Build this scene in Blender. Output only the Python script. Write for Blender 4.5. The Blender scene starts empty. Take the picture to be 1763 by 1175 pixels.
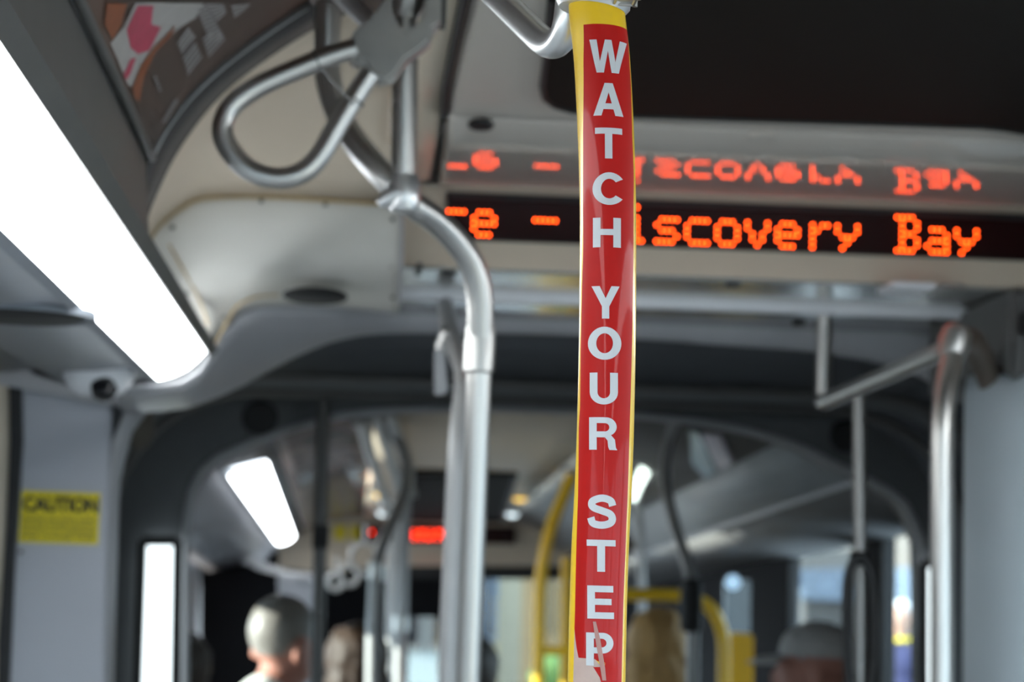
import bpy, bmesh, math, random
from mathutils import Vector, Matrix, Quaternion
random.seed(4)
C = bpy.context.scene.collection
SC = bpy.context.scene
# ------------------------------------------------------------------ camera
W, HH, FPX = 1763., 1175., 3750.
EYE = 1.55                      # camera height above the bus floor
RHO = 0.034
_f = Vector((590-W/2, 990-HH/2, FPX)).normalized()          # bus-forward seen from the lens
_u = Vector((math.sin(RHO), -math.cos(RHO), 0)); _u = (_u - _u.dot(_f)*_f).normalized()
_r = _u.cross(_f)
if _r.x < 0: _r = -_r
def cam2world(d): return Vector((d.dot(_r), d.dot(_f), d.dot(_u)))
cx, cy, cz = cam2world(Vector((1,0,0))), cam2world(Vector((0,-1,0))), cam2world(Vector((0,0,-1)))
cd = bpy.data.cameras.new('camera'); cam = bpy.data.objects.new('camera', cd); C.objects.link(cam)
M = Matrix((cx, cy, cz)).transposed().to_4x4(); M.translation = Vector((0,0,EYE)); cam.matrix_world = M
cd.sensor_fit = 'HORIZONTAL'; cd.sensor_width = 23.5; cd.lens = FPX*23.5/W; cd.clip_start = .05
cd.dof.use_dof = True; cd.dof.focus_distance = 1.29; cd.dof.aperture_fstop = 6.3; cd.dof.aperture_blades = 0
SC.camera = cam
# ------------------------------------------------------------------ world, sun, exposure
wd = bpy.data.worlds.new('sky'); SC.world = wd; wd.use_nodes = True
bg = wd.node_tree.nodes['Background']; bg.inputs[0].default_value = (.72,.86,1,1); bg.inputs[1].default_value = 9
sl = bpy.data.lights.new('sun', 'SUN'); sl.energy = 28; sl.angle = .01; sl.color = (1,.95,.86)
sun = bpy.data.objects.new('sun', sl); C.objects.link(sun)
sun.rotation_euler = Vector((1,.12,-.25)).to_track_quat('-Z','Y').to_euler()
SC.view_settings.view_transform = 'Standard'; SC.view_settings.look = 'None'
SC.view_settings.exposure = .25; SC.view_settings.gamma = 1; SC.view_settings.use_curve_mapping = False
STRIP = 9.0
# ------------------------------------------------------------------ points
def ray(px, py): return cam2world(Vector((px-W/2, py-HH/2, FPX)))
def P(px, py, Y):                # the point at bus depth Y
    d = ray(px, py); return Vector((0,0,EYE)) + d*(Y/d.y)
def PZ(px, py, z):               # the point at height z above the eye
    d = ray(px, py); return Vector((0,0,EYE)) + d*(z/d.z)
def PX(px, py, x):
    d = ray(px, py); return Vector((0,0,EYE)) + d*(x/d.x)
_df = ray(600, 1126); DF = _df/_df.y     # forward axis of the front section (it stands nose-down)
_dl = ray(597, 968); BK = -_dl/_dl.y          # the cove runs back along this line
def F(x, h, Y): return Vector((x, 0, EYE+h)) + DF*Y
# ------------------------------------------------------------------ materials
MATS = {}
def mat(name, col, rough=.5, metal=0, spec=.5, emit=None, es=0, noise=0, nscale=30, bump=0, bscale=200, coat=0, alpha=None, trans=0, stretch=None):
    if name in MATS: return MATS[name]
    m = bpy.data.materials.new(name); m.use_nodes = True; nt = m.node_tree; b = nt.nodes['Principled BSDF']
    b.inputs['Base Color'].default_value = (*col, 1); b.inputs['Roughness'].default_value = rough
    b.inputs['Metallic'].default_value = metal; b.inputs['Specular IOR Level'].default_value = spec
    b.inputs['Coat Weight'].default_value = coat; b.inputs['Coat Roughness'].default_value = .05
    b.inputs['Transmission Weight'].default_value = trans
    if emit: b.inputs['Emission Color'].default_value = (*emit, 1); b.inputs['Emission Strength'].default_value = es
    if noise or bump:
        tc = nt.nodes.new('ShaderNodeTexCoord'); src = tc.outputs['Object']
        if stretch:
            mp = nt.nodes.new('ShaderNodeMapping'); mp.inputs['Scale'].default_value = stretch
            nt.links.new(src, mp.inputs[0]); src = mp.outputs[0]
    if noise:
        n = nt.nodes.new('ShaderNodeTexNoise'); n.inputs['Scale'].default_value = nscale; n.inputs['Detail'].default_value = 5
        nt.links.new(src, n.inputs['Vector'])
        mx = nt.nodes.new('ShaderNodeMix'); mx.data_type = 'RGBA'
        mx.inputs[6].default_value = (*[c*(1-noise) for c in col],1); mx.inputs[7].default_value = (*[min(1,c*(1+noise)) for c in col],1)
        nt.links.new(n.outputs[0], mx.inputs[0]); nt.links.new(mx.outputs[2], b.inputs['Base Color'])
    if bump:
        n2 = nt.nodes.new('ShaderNodeTexNoise'); n2.inputs['Scale'].default_value = bscale
        nt.links.new(src, n2.inputs['Vector'])
        bp = nt.nodes.new('ShaderNodeBump'); bp.inputs['Strength'].default_value = bump; bp.inputs['Distance'].default_value = .001
        nt.links.new(n2.outputs[0], bp.inputs['Height']); nt.links.new(bp.outputs[0], b.inputs['Normal'])
    MATS[name] = m; return m
beige = mat('beige_panel', (.60,.51,.40), .42, noise=.05, nscale=8, bump=.06, bscale=500)
white_p = mat('offwhite_panel', (.60,.58,.53), .38, noise=.04, nscale=10)
glossw = mat('glossy_panel', (.62,.565,.50), .09, noise=.03, nscale=6, coat=1)
chan = mat('aluminium_channel', (.62,.62,.60), .22, 1, noise=.1, nscale=20, stretch=(.3,8,8))
portal = mat('portal_grey', (.42,.42,.435), .4, noise=.06, nscale=15)
panelg = mat('side_panel_grey', (.40,.41,.45), .5, noise=.05, nscale=8)
coved = mat('cove_dark', (.105,.102,.098), .5, noise=.12, nscale=25, bump=.1, bscale=700)
cove2 = mat('cove_grey', (.21,.23,.26), .45, noise=.08, nscale=20)
black = mat('black_rubber', (.012,.012,.013), .6, noise=.2)
bellow = mat('bellows_rubber', (.085,.09,.098), .45, noise=.25, nscale=14)
fportal = mat('front_portal_dark', (.13,.135,.14), .6, noise=.1, nscale=30)
hatchm = mat('hatch_black', (.011,.0095,.008), .75, spec=.12, noise=.15)
steel = mat('brushed_steel', (.60,.585,.56), .34, 1, noise=.06, nscale=60, bump=.04, bscale=900, stretch=(1,1,.1))
steel2 = mat('polished_steel', (.74,.74,.74), .3, .85, noise=.04, nscale=40)
cast = mat('cast_aluminium', (.50,.49,.47), .36, 1, noise=.12, nscale=50, bump=.15, bscale=300)
greyst = mat('grey_painted_pole', (.40,.40,.40), .4, .15, noise=.08, nscale=30)
yellow = mat('yellow_paint', (.80,.50,.005), .3, noise=.04, nscale=40, coat=.25)
yell2 = mat('yellow_rail', (.78,.46,.01), .35, noise=.06, nscale=20)
red = mat('red_vinyl', (.44,.006,.004), .4, spec=.15, noise=.08, nscale=60, coat=.16)
letm = mat('grey_white_print', (.54,.55,.57), .35, noise=.05, nscale=80)
resid = mat('adhesive_residue', (.50,.36,.31), .5, noise=.15, nscale=90)
lightm = mat('diffuser_glow', (.9,.95,1), .4, emit=(.93,.98,1.0), es=STRIP, noise=.01)
light2 = mat('daylit_panel', (.85,.9,.95), .5, emit=(.86,.97,1), es=2.0, noise=.01)  # emission stands in for daylight behind the portal panes
ledm = mat('led_orange', (1,.2,.02), .4, emit=(1,.066,.005), es=11, noise=.01)
ledr = mat('led_red', (1,.1,.02), .4, emit=(1,.03,.008), es=6, noise=.01)
screen = mat('led_screen', (.016,.0010,.0012), .35, spec=.2, noise=.1)
smoke = mat('dark_glass', (.01,.01,.012), .04, noise=.05)
whitep = mat('white_plastic', (.80,.80,.82), .4, noise=.03)
capy = mat('caution_yellow', (.72,.58,.002), .45, noise=.05)
ink = mat('black_print', (.02,.02,.015), .5, noise=.1)
dark = mat('dark_interior', (.014,.014,.016), .85, spec=.1, noise=.2)
seatm = mat('seat_fabric', (.03,.045,.09), .85, noise=.4, nscale=60)
floorm = mat('floor_vinyl', (.34,.34,.35), .6, noise=.2, nscale=90)
wallm = mat('wall_laminate', (.55,.55,.56), .5, noise=.06)
def glass_mat():
    m = bpy.data.materials.new('window_glass'); m.use_nodes = True; nt = m.node_tree
    for n in list(nt.nodes): nt.nodes.remove(n)
    o = nt.nodes.new('ShaderNodeOutputMaterial'); t = nt.nodes.new('ShaderNodeBsdfTransparent'); g = nt.nodes.new('ShaderNodeBsdfGlossy')
    g.inputs['Roughness'].default_value = .02; t.inputs[0].default_value = (.66,.70,.70,1)
    fr = nt.nodes.new('ShaderNodeValue'); fr.outputs[0].default_value = .07; mx = nt.nodes.new('ShaderNodeMixShader')
    nt.links.new(fr.outputs[0], mx.inputs[0]); nt.links.new(t.outputs[0], mx.inputs[1]); nt.links.new(g.outputs[0], mx.inputs[2])
    nt.links.new(mx.outputs[0], o.inputs[0]); return m
glass = glass_mat()
def ad_mat(name, seed, cols, sc):
    """a printed advert: soft bands and blots of several inks"""
    m = bpy.data.materials.new(name); m.use_nodes = True; nt = m.node_tree; b = nt.nodes['Principled BSDF']; b.inputs['Roughness'].default_value = .25
    tc = nt.nodes.new('ShaderNodeTexCoord'); mp = nt.nodes.new('ShaderNodeMapping'); mp.inputs['Location'].default_value = (seed,seed*.7,seed*.3)
    mp.inputs['Scale'].default_value = sc
    n = nt.nodes.new('ShaderNodeTexNoise'); n.inputs['Scale'].default_value = 1; n.inputs['Detail'].default_value = 3; n.inputs['Distortion'].default_value = .8
    r = nt.nodes.new('ShaderNodeValToRGB'); els = r.color_ramp.elements
    for i,(p,c) in enumerate(cols):
        e = els[i] if i < 2 else els.new(p)
        e.position = p; e.color = (*c,1)
    nt.links.new(tc.outputs['Object'], mp.inputs[0]); nt.links.new(mp.outputs[0], n.inputs['Vector']); nt.links.new(n.outputs[0], r.inputs[0]); nt.links.new(r.outputs[0], b.inputs['Base Color'])
    return m
# ------------------------------------------------------------------ mesh helpers
def link(name, bm, m, parent=None, smooth=False, kind=None, solid=0, angle=None):
    me = bpy.data.meshes.new(name); bmesh.ops.recalc_face_normals(bm, faces=bm.faces); bm.to_mesh(me); bm.free()
    return link_me(name, me, m, parent, smooth, kind, solid, angle)
def link_me(name, me, m, parent=None, smooth=False, kind=None, solid=0, angle=None):
    if not me.materials: me.materials.append(m)
    if smooth:
        for p in me.polygons: p.use_smooth = True
        if angle: me.set_sharp_from_angle(angle=angle)
    o = bpy.data.objects.new(name, me); C.objects.link(o)
    if parent: o.parent = parent; o.matrix_parent_inverse = parent.matrix_world.inverted() if parent.type != 'EMPTY' else Matrix.Translation(-parent.location)
    if kind: o['kind'] = kind
    if solid:
        md = o.modifiers.new('thickness', 'SOLIDIFY'); md.thickness = solid; md.offset = -1 if solid > 0 else 1
    return o
def thing(name, label, cat, loc=(0,0,0), group=None):
    o = bpy.data.objects.new(name, None); C.objects.link(o); o.location = loc; o.empty_display_size = .05
    o['label'] = label; o['category'] = cat
    if group: o['group'] = group
    bpy.context.view_layer.update() if False else None
    return o
def tag(o, label, cat, group=None):
    o['label'] = label; o['category'] = cat
    if group: o['group'] = group
    return o
def catmull(pts, n=8, closed=False):
    pts = [Vector(p) for p in pts]; out = []; N = len(pts)
    segs = N if closed else N-1
    for i in range(segs):
        p1, p2 = pts[i], pts[(i+1)%N]
        p0 = pts[i-1] if (closed or i > 0) else p1*2-p2
        p3 = pts[(i+2)%N] if (closed or i+2 < N) else p2*2-p1
        for k in range(n):
            t = k/n
            out.append(.5*((2*p1)+(p2-p0)*t+(2*p0-5*p1+4*p2-p3)*t*t+(3*p1-p0-3*p2+p3)*t**3))
    if not closed: out.append(pts[-1].copy())
    return out
def fillet(pts, rad, n=7):
    """a polyline with rounded corners (bent tube)"""
    pts = [Vector(p) for p in pts]; out = [pts[0]]
    for i in range(1, len(pts)-1):
        a, b, c = pts[i-1], pts[i], pts[i+1]
        r = rad[i-1] if isinstance(rad, (list,tuple)) else rad
        d1 = min(r, (a-b).length*.48); d2 = min(r, (c-b).length*.48)
        s, e = b+(a-b).normalized()*d1, b+(c-b).normalized()*d2
        for k in range(n+1):
            t = k/n; out.append(s*(1-t)**2+b*2*t*(1-t)+e*t*t)
    out.append(pts[-1]); return out
def sweep(bm, pts, r, seg=16, closed=False, caps=True):
    pts = [Vector(p) for p in pts]; N = len(pts); rings = []
    tang = []
    for i in range(N):
        a = pts[i-1] if (i > 0 or closed) else pts[i]; b = pts[(i+1)%N] if (i < N-1 or closed) else pts[i]
        tang.append((b-a).normalized())
    t = tang[0]; nrm = t.orthogonal().normalized()
    for i in range(N):
        q = t.rotation_difference(tang[i]); nrm = (q @ nrm); t = tang[i]; nrm = (nrm-nrm.dot(t)*t).normalized(); bi = t.cross(nrm)
        rr = r[i] if isinstance(r, (list,tuple)) else r
        rings.append([bm.verts.new(pts[i]+(nrm*math.cos(2*math.pi*k/seg)+bi*math.sin(2*math.pi*k/seg))*rr) for k in range(seg)])
    M2 = N if closed else N-1
    for i in range(M2):
        A, B = rings[i], rings[(i+1)%N]
        off = 0
        if closed and i == N-1:
            off = min(range(seg), key=lambda o: (A[0].co-B[o].co).length)
        for k in range(seg): bm.faces.new((A[k], A[(k+1)%seg], B[(k+1+off)%seg], B[(k+off)%seg]))
    if caps and not closed: bm.faces.new(rings[0][::-1]); bm.faces.new(rings[-1])
def tube(name, pts, r, m, parent=None, seg=16, closed=False):
    bm = bmesh.new(); sweep(bm, pts, r, seg, closed); return link(name, bm, m, parent, True, angle=.9)
def loft(name, rows, m, parent=None, closed=False, smooth=True, solid=.006, kind=None, away=True):
    """surface through rows of points, thickened on the side away from the viewer"""
    bm = bmesh.new(); V = [[bm.verts.new(p) for p in r] for r in rows]
    for a, b in zip(V, V[1:]):
        for k in range(len(a)-1): bm.faces.new((a[k], a[k+1], b[k+1], b[k]))
    me = bpy.data.meshes.new(name); bm.normal_update()
    s = 0
    for f in bm.faces: s += f.normal.dot(Vector((0,0,EYE))-f.calc_center_median())*f.calc_area()
    if s < 0: bmesh.ops.reverse_faces(bm, faces=bm.faces)
    bm.to_mesh(me); bm.free()
    return link_me(name, me, m, parent, smooth, kind, solid, .7)
def resamp(pts, n):
    pts = [Vector(p) for p in pts]; L = [0]
    for a, b in zip(pts, pts[1:]): L.append(L[-1]+(b-a).length)
    out = []; j = 0
    for i in range(n):
        s = L[-1]*i/(n-1)
        while j < len(pts)-2 and L[j+1] < s: j += 1
        t = (s-L[j])/max(1e-9, L[j+1]-L[j]); out.append(pts[j].lerp(pts[j+1], min(1,t)))
    return out
def extr(name, prof, vec, m, parent=None, smooth=False, solid=.006, kind=None, n=1):
    vec = Vector(vec); rows = [[p+vec*(i/n) for p in prof] for i in range(n+1)]
    return loft(name, rows, m, parent, smooth=smooth, solid=solid, kind=kind)
def plate(name, pts, depth, m, parent=None, bevel=0, kind=None, smooth=False):
    """closed outline pushed back along depth (a vector)"""
    bm = bmesh.new(); vs = [bm.verts.new(p) for p in pts]; f = bm.faces.new(vs)
    g = bmesh.ops.extrude_face_region(bm, geom=[f]); d = Vector(depth)
    for e in g['geom']:
        if isinstance(e, bmesh.types.BMVert): e.co += d
    if bevel: 
        bmesh.ops.recalc_face_normals(bm, faces=bm.faces)
        bmesh.ops.bevel(bm, geom=[e for e in bm.edges if e.calc_face_angle(0) > .9], offset=bevel, segments=2, affect='EDGES')
    return link(name, bm, m, parent, smooth, kind, angle=.6)
def box(name, lo, hi, m, parent=None, bevel=0, kind=None):
    lo, hi = Vector(lo), Vector(hi); bm = bmesh.new(); bmesh.ops.create_cube(bm, size=1)
    for v in bm.verts: v.co = Vector(((lo[i]+hi[i])/2+v.co[i]*(hi[i]-lo[i]) for i in range(3)))
    if bevel: bmesh.ops.bevel(bm, geom=bm.edges[:], offset=bevel, segments=3, affect='EDGES')
    return link(name, bm, m, parent, bool(bevel), kind, angle=.6)
def lathe(name, prof, c, axis, m, parent=None, seg=24, sx=1, sy=1):
    """prof: (radius, along) pairs about axis through c"""
    axis = Vector(axis).normalized(); q = Vector((0,0,1)).rotation_difference(axis); bm = bmesh.new(); rings = []
    for r, z in prof:
        rings.append([bm.verts.new(Vector(c)+q@Vector((r*sx*math.cos(2*math.pi*k/seg), r*sy*math.sin(2*math.pi*k/seg), z))) for k in range(seg)])
    for a, b in zip(rings, rings[1:]):
        for k in range(seg): bm.faces.new((a[k], a[(k+1)%seg], b[(k+1)%seg], b[k]))
    bm.faces.new(rings[0][::-1]); bm.faces.new(rings[-1])
    return link(name, bm, m, parent, True, angle=.6)
def disc(name, c, r, axis, m, parent=None, t=.004, sx=1, sy=1):
    return lathe(name, [(r*.9,-t),(r,-t*.4),(r,t*.4),(r*.9,t)], c, axis, m, parent, 24, sx, sy)
def pxs(lst, Y): return [P(x, y, Y) for x, y in lst]
def text_mesh(s, size=1, bold=.0):
    cu = bpy.data.curves.new('text', 'FONT'); cu.body = s; cu.size = size; cu.align_x = 'CENTER'; cu.align_y = 'BOTTOM_BASELINE'; cu.offset = bold; cu.resolution_u = 5
    o = bpy.data.objects.new('text', cu); me = bpy.data.meshes.new_from_object(o); bpy.data.objects.remove(o); bpy.data.curves.remove(cu)
    return me
def st(o): o['kind'] = 'structure'; return o
def empty_struct(name):
    o = bpy.data.objects.new(name, None); C.objects.link(o); o['kind'] = 'structure'; return o
# =================================================================== LARGE STRUCTURE
XL, XR = -.80, 1.70
# floor, walls (below sill and above window head) and windows of both sections
box('floor', (XL-.05,-4.2,-.08), (XR+.05,14.2,-.5*.0), floorm, kind='structure')
WTOP = 1.80
def side_wall(name, x0, x1, Y0, Y1, openings, parentname, drop=0):
    """wall slab from floor to roof with window openings (Ya, Yb, za, zb)"""
    bm = bmesh.new()
    def bx(y0, y1, z0, z1):
        r = bmesh.ops.create_cube(bm, size=1)
        for v in r['verts']: v.co = Vector(((x0+x1)/2+v.co.x*(x1-x0), (y0+y1)/2+v.co.y*(y1-y0), (z0+z1)/2+v.co.z*(z1-z0)))
    zt, zb = 2.45, -.3
    y = Y0
    for (a, b, c, d) in sorted(openings):
        if a > y: bx(y, a, zb, zt)
        bx(a, b, zb, c); bx(a, b, d, zt); y = b
    if y < Y1: bx(y, Y1, zb, zt)
    return link(name, bm, parentname, None, kind='structure')
LO = [(-3.6,-2.2,.9,1.75),(-2.1,-.7,.9,1.75),(-.6,.75,.9,1.75),(5.55,6.6,.8,1.64),(6.9,8.5,.8,1.6),(8.7,10.4,.8,1.6),(10.6,11.5,.8,1.66)]
RO = [(-3.6,-2.2,.9,1.75),(-2.1,-.7,.9,1.75),(-.6,.9,.9,1.75),(1.0,2.4,.9,1.75),(6.35,6.85,.7,1.77),(7.22,8.3,.7,1.74)]
side_wall('wall_left', XL-.05, XL, -4.2, 14.2, LO, wallm)
side_wall('wall_right', XR, XR+.05, -4.2, 3.2, RO[:4], wallm)
side_wall('wall_right_front', XR, XR+.05, 3.2, 14.2, RO[4:], dark).name = 'wall_right_2'
k = 1
for side, ops, x in (('l', LO, XL-.025), ('r', RO, XR+.025)):
    for (a, b, c, d) in ops:
        w = box('window_%d' % k, (x-.004,a,c), (x+.004,b,d), glass, kind='structure'); k += 1
        fr = bmesh.new()
        for (y0,y1,z0,z1) in ((a,a+.03,c,d),(b-.03,b,c,d),(a,b,c,c+.03),(a,b,d-.03,d)):
            r = bmesh.ops.create_cube(fr, size=1)
            for v in r['verts']: v.co = Vector((x+v.co.x*.04, (y0+y1)/2+v.co.y*(y1-y0), (z0+z1)/2+v.co.z*(z1-z0)))
        link('window_frame', fr, black, w)
# rear end of the bus, behind the viewer: a wall with a wide window
box('wall_rear', (XL,-4.25,-.1), (XR,-4.2,1.0), wallm, kind='structure')
w = box('window_%d' % k, (XL,-4.23,1.0), (XR,-4.22,1.9), glass, kind='structure'); k += 1
box('roof', (XL-.05,-4.25,2.45), (XR+.05,14.2,2.5), wallm, kind='structure')
box('wall_rear_header', (XL,-4.25,1.9), (XR,-4.2,2.5), wallm, kind='structure').name = 'trim_20'

# ---- rear section ceiling --------------------------------------------------------
ZC = .632
ceiling = empty_struct('ceiling')
YB = 2.42                                  # where the advert arch ends
lin, lout = P(355,605,3.6), P(270,655,3.6) # edges of the strip light at its end
back = Vector((0,-5.6,0))
def atY(p, Y): return Vector((p.x, Y, p.z))
rail = P(262,266,YB)
adcurve_px = [(262,266),(290,214),(330,162),(380,115),(430,76),(480,41),(530,8)]
adc = pxs(adcurve_px, YB)
# ceiling curve continues flat to the centre panel
topl = Vector((P(640,-20,YB).x+.02, YB, EYE+ZC+.004)); 
adall = adc + [Vector((adc[-1].x+.05, YB, EYE+ZC)), topl]
# curved band closing the advert row, then the beige ceiling up to the fascia
bandB_px = [(237,415),(250,372),(265,335),(300,265),(350,195),(400,145),(460,100),(535,52),(600,22),(700,-8),(800,-30)]
bB = resamp(catmull(pxs(bandB_px, 2.52), 6), 30)
bandA_px = [(228,408),(240,360),(262,268),(290,215),(330,163),(380,116),(430,77),(480,42),(540,5),(640,-40),(760,-75)]
bA = resamp(catmull(pxs(bandA_px, YB-.01), 6), 30)
loft('arch_band', [bA, [a.lerp(b,.5)+Vector((0,0,-.004)) for a,b in zip(bA,bB)], bB], mat('band_dark', (.06,.058,.056), .5, noise=.1), ceiling)
bB2 = [p+Vector((0,.012,.014)) for p in bB]; bB3 = [p+Vector((0,.05,.012)) for p in bB]
loft('arch_gasket', [bB, bB2, bB3], black, ceiling)
fas0_px = [(250,428),(262,405),(280,382),(320,352),(355,339),(450,337),(560,343),(695,352),(770,320)]
f0 = resamp(catmull(pxs(fas0_px[:-1], 3.2), 6), 24)

bC = resamp(bB3, 24)
mid = [a.lerp(b,.5)+Vector((0,0,.03)) for a,b in zip(bC,f0)]
q1 = [a*.5625+m*.375-b*.0+b*.0625 for a,m,b in zip(bC,mid,f0)]
rows = []
for i in range(9):
    t = i/8; rows.append([a*(1-t)**2+ (m*2-(a+b)*.5)*2*t*(1-t)+b*t*t for a,m,b in zip(bC,mid,f0)])
loft('curved_ceiling_panel', rows, beige, ceiling)
# centre ceiling panel with rounded forward end
seamL = PZ(772,120,ZC).x
XC0 = seamL+.006; XC1 = 1.62
_al = lambda Y: .2 if Y > 3.2 else (.3+(3.2-Y)/.17*3.45 if Y > 3.03 else 3.75+23*((3.03-Y)/.10)**1.2)
_pts = [(3.285,.598)]
while _pts[-1][0] > 2.932:
    Y_, z_ = _pts[-1]; _pts.append((Y_-.008, z_+.008*math.tan(math.radians(_al(Y_-.004)))))
prof = [(-4.2,ZC),(2.88,ZC),(2.915,ZC)]+[q for q in reversed(_pts) if q[1] < ZC-.001]
bmc = [[Vector((x, y, EYE+z)) for x in (XC0, XC0+.012, XC0+.02, XC0+.03, .6, 1.1, XC1)] for y, z in prof]
for r in bmc: r[0].z += .012
loft('centre_panel', bmc[:3]+[[p.copy() for p in bmc[3]]], mat('centre_panel_satin', (.62,.565,.50), .5, spec=.25, noise=.03, nscale=6), ceiling)
loft('panel_nose', bmc[3:], glossw, ceiling)
loft('left_panel', [[Vector((x, y, EYE+z+.004)) for x in (f0[-1].x-.03, seamL)] for y, z in [(2.2,ZC)]+prof[1:]], beige, ceiling)
tube('seal', catmull([Vector((seamL+.002, Y, EYE+ZC+.004)) for Y in (-1,1,2,2.7)]+[PZ(766,185,ZC+.002), PZ(771,208,ZC+.002), PZ(790,226,ZC+.003)],8), .0062, black, ceiling, 10)
disc('fixing_hole', PZ(828,215,ZC-.011), .018, (0,.12,1), black, ceiling, .004)
disc('highlight_disc', PZ(1312,233,ZC-.008), .02, (0,.25,1), glossw, ceiling, .008)  # glossy disc added where a lamp's reflection brightens the panel
box('left_ceiling_strip', (adc[-1].x-.02,-4.2,EYE+ZC+.014), (seamL,2.19,EYE+ZC+.024), beige, ceiling)
box('right_ceiling_edge', (XC1-.02,-4.2,EYE+.30), (XR,3.3,EYE+.64), beige, ceiling)
# ---- cove beside the strip light ---------------------------------------------------
bez_i, bez_o = P(372,612,3.6), P(250,660,3.6)
tr = empty_struct('trim_1')
extr('inner_fascia', [lin+BK*(3.6-YB)+Vector((.012,0,-.004)), rail+Vector((-.006,0,-.002))], BK*5.6, coved, tr)
extr('inner_bezel', [lin+Vector((-.002,0,0)), lin+Vector((.008,0,-.010)), lin+Vector((.02,0,.004))], BK*7.5, coved, tr)
extr('outer_bezel', [lout+Vector((.002,0,0)), lout+Vector((-.008,0,-.008)), lout+Vector((-.018,0,.004))], BK*7.5, cove2, tr)
e2 = P(105,658,3.6); e3 = P(30,690,3.72)
extr('outer_cove', [lout+Vector((-.016,0,.002)), P(190,660,3.6), e2, Vector((e2.x-.04,3.6,e2.z+.02)), Vector((XL,3.6,e2.z-.02))], BK*7.5, cove2, tr, smooth=True)
g = PZ(30,540,e2.z-EYE-.004)
sp = thing('ceiling_speaker', 'black oval speaker grille under the grey cove left of the strip light', 'speaker', g)
disc('grille', g, .085, (0,0,1), black, sp, .006); lathe('grille_ring', [(.085,-.004),(.093,-.005),(.093,.004),(.085,.004)], g, (0,0,1), cove2, sp)
rl = thing('advert_card', 'curved advert card in brown, white and pink beside the strip light', 'advert', rail)
adm = ad_mat('advert_print', 3.1, [(.30,(.05,.022,.012)),(.42,(.075,.035,.02)),(.47,(.30,.08,.03)),(.50,(.09,.04,.03)),(.60,(.07,.03,.02))], (14,2.2,9))
extr('card', adall, back, mat('advert_brown', (.075,.04,.026), .5, noise=.35, nscale=9), rl, smooth=True, n=1)
tube('card_rail', [rail+Vector((0,0,-.004)), rail+Vector((0,-5.5,-.004))], .0055, coved, rl, 8)
tube('card_edge', [p+Vector((0,.0,-.003)) for p in catmull(adc,5)], .0026, greyst, rl, 8)
# printed shapes on the card: picture blots and text blocks (flat print following the curve)
cardpts = catmull(adc, 8); cardL = [0]
for a,b in zip(cardpts, cardpts[1:]): cardL.append(cardL[-1]+(b-a).length)
def on_card(s, Y, lift):
    j = 0
    while j < len(cardL)-2 and cardL[j+1] < s: j += 1
    t = (s-cardL[j])/(cardL[j+1]-cardL[j]); p = cardpts[j].lerp(cardpts[j+1], t); d = (cardpts[j+1]-cardpts[j]).normalized()
    nrm = Vector((d.z,0,-d.x)); return Vector((p.x,Y,p.z))+nrm*lift
def card_uv(px, py):
    best = None                      # where the ray meets the card
    d = ray(px, py)
    for a, b, l in zip(cardpts, cardpts[1:], cardL):
        # solve a + t(b-a) crossed by ray in x/z plane through the eye
        ax, az, bx_, bz = a.x, a.z-EYE, b.x, b.z-EYE
        den = (bx_-ax)*d.z-(bz-az)*d.x
        if abs(den) < 1e-12: continue
        t = -(ax*d.z-az*d.x)/den
        if -.02 <= t <= 1.02:
            X = ax+t*(bx_-ax); Z = az+t*(bz-az); k = Z/d.z; best = (l+t*(b-a).length, k*d.y)
    return best
def print_on_card(name, pxpoly, m, lift, parent=rl):
    uv = [card_uv(*p) for p in pxpoly]
    if any(u is None for u in uv): return None
    bm = bmesh.new()
    vs = [bm.verts.new((s, Y, 0)) for s, Y in uv]; bm.faces.new(vs)
    bmesh.ops.triangulate(bm, faces=bm.faces[:])
    bmesh.ops.subdivide_edges(bm, edges=bm.edges[:], cuts=3, use_grid_fill=True)
    for v in bm.verts: v.co = on_card(v.co.x, v.co.y, lift)
    return link(name, bm, m, parent)
pw = mat('print_white', (.42,.40,.38), .5, noise=.15, nscale=40); pp = mat('print_pink', (.48,.05,.10), .5, noise=.3, nscale=50)
po = mat('print_orange', (.26,.075,.025), .5, noise=.35, nscale=60); pg = mat('print_grey', (.36,.34,.335), .5, noise=.2, nscale=60); pb = mat('print_dark', (.06,.03,.02), .5, noise=.3)
print_on_card('printed_picture', [(232,4),(300,4),(350,4),(335,30),(310,45),(275,75),(250,105),(225,150),(215,140),(200,100),(188,74),(212,45)], pw, .0012)
print_on_card('printed_picture', [(235,8),(262,8),(258,40),(275,45),(255,85),(235,92),(222,80),(215,50)], pp, .0018)
print_on_card('printed_picture', [(222,100),(232,98),(222,125),(214,137),(210,128)], pp, .0018)
print_on_card('printed_picture', [(300,40),(292,58),(262,92),(245,130),(236,175),(228,165),(224,150),(240,110),(262,80),(280,62)], po, .0024)
print_on_card('printed_picture', [(180,4),(215,4),(205,40),(190,66),(176,40)], po, .0024)
for q in ([(335,12),(352,6),(385,62),(362,74)],[(352,4),(382,4),(388,20),(372,36)],[(302,72),(322,44),(336,62),(312,92)],[(312,98),(334,70),(346,98),(322,130)],[(346,64),(374,44),(386,66),(358,98)],[(275,210),(300,168),(306,172),(284,210)],[(262,130),(266,128),(276,156),(272,158)],[(396,6),(430,4),(420,14),(402,30)]):
    # text blocks are made of thin printed lines
    a,b,c,d = [Vector(p) for p in q]
    n = max(2, int(((a-d).length)/7))
    for i in range(n):
        t0, t1 = (i+.1)/n, (i+.72)/n
        print_on_card('printed_lines', [tuple(a.lerp(d,t0)), tuple(b.lerp(c,t0)), tuple(b.lerp(c,t1)), tuple(a.lerp(d,t1))], pg, .002)
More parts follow.
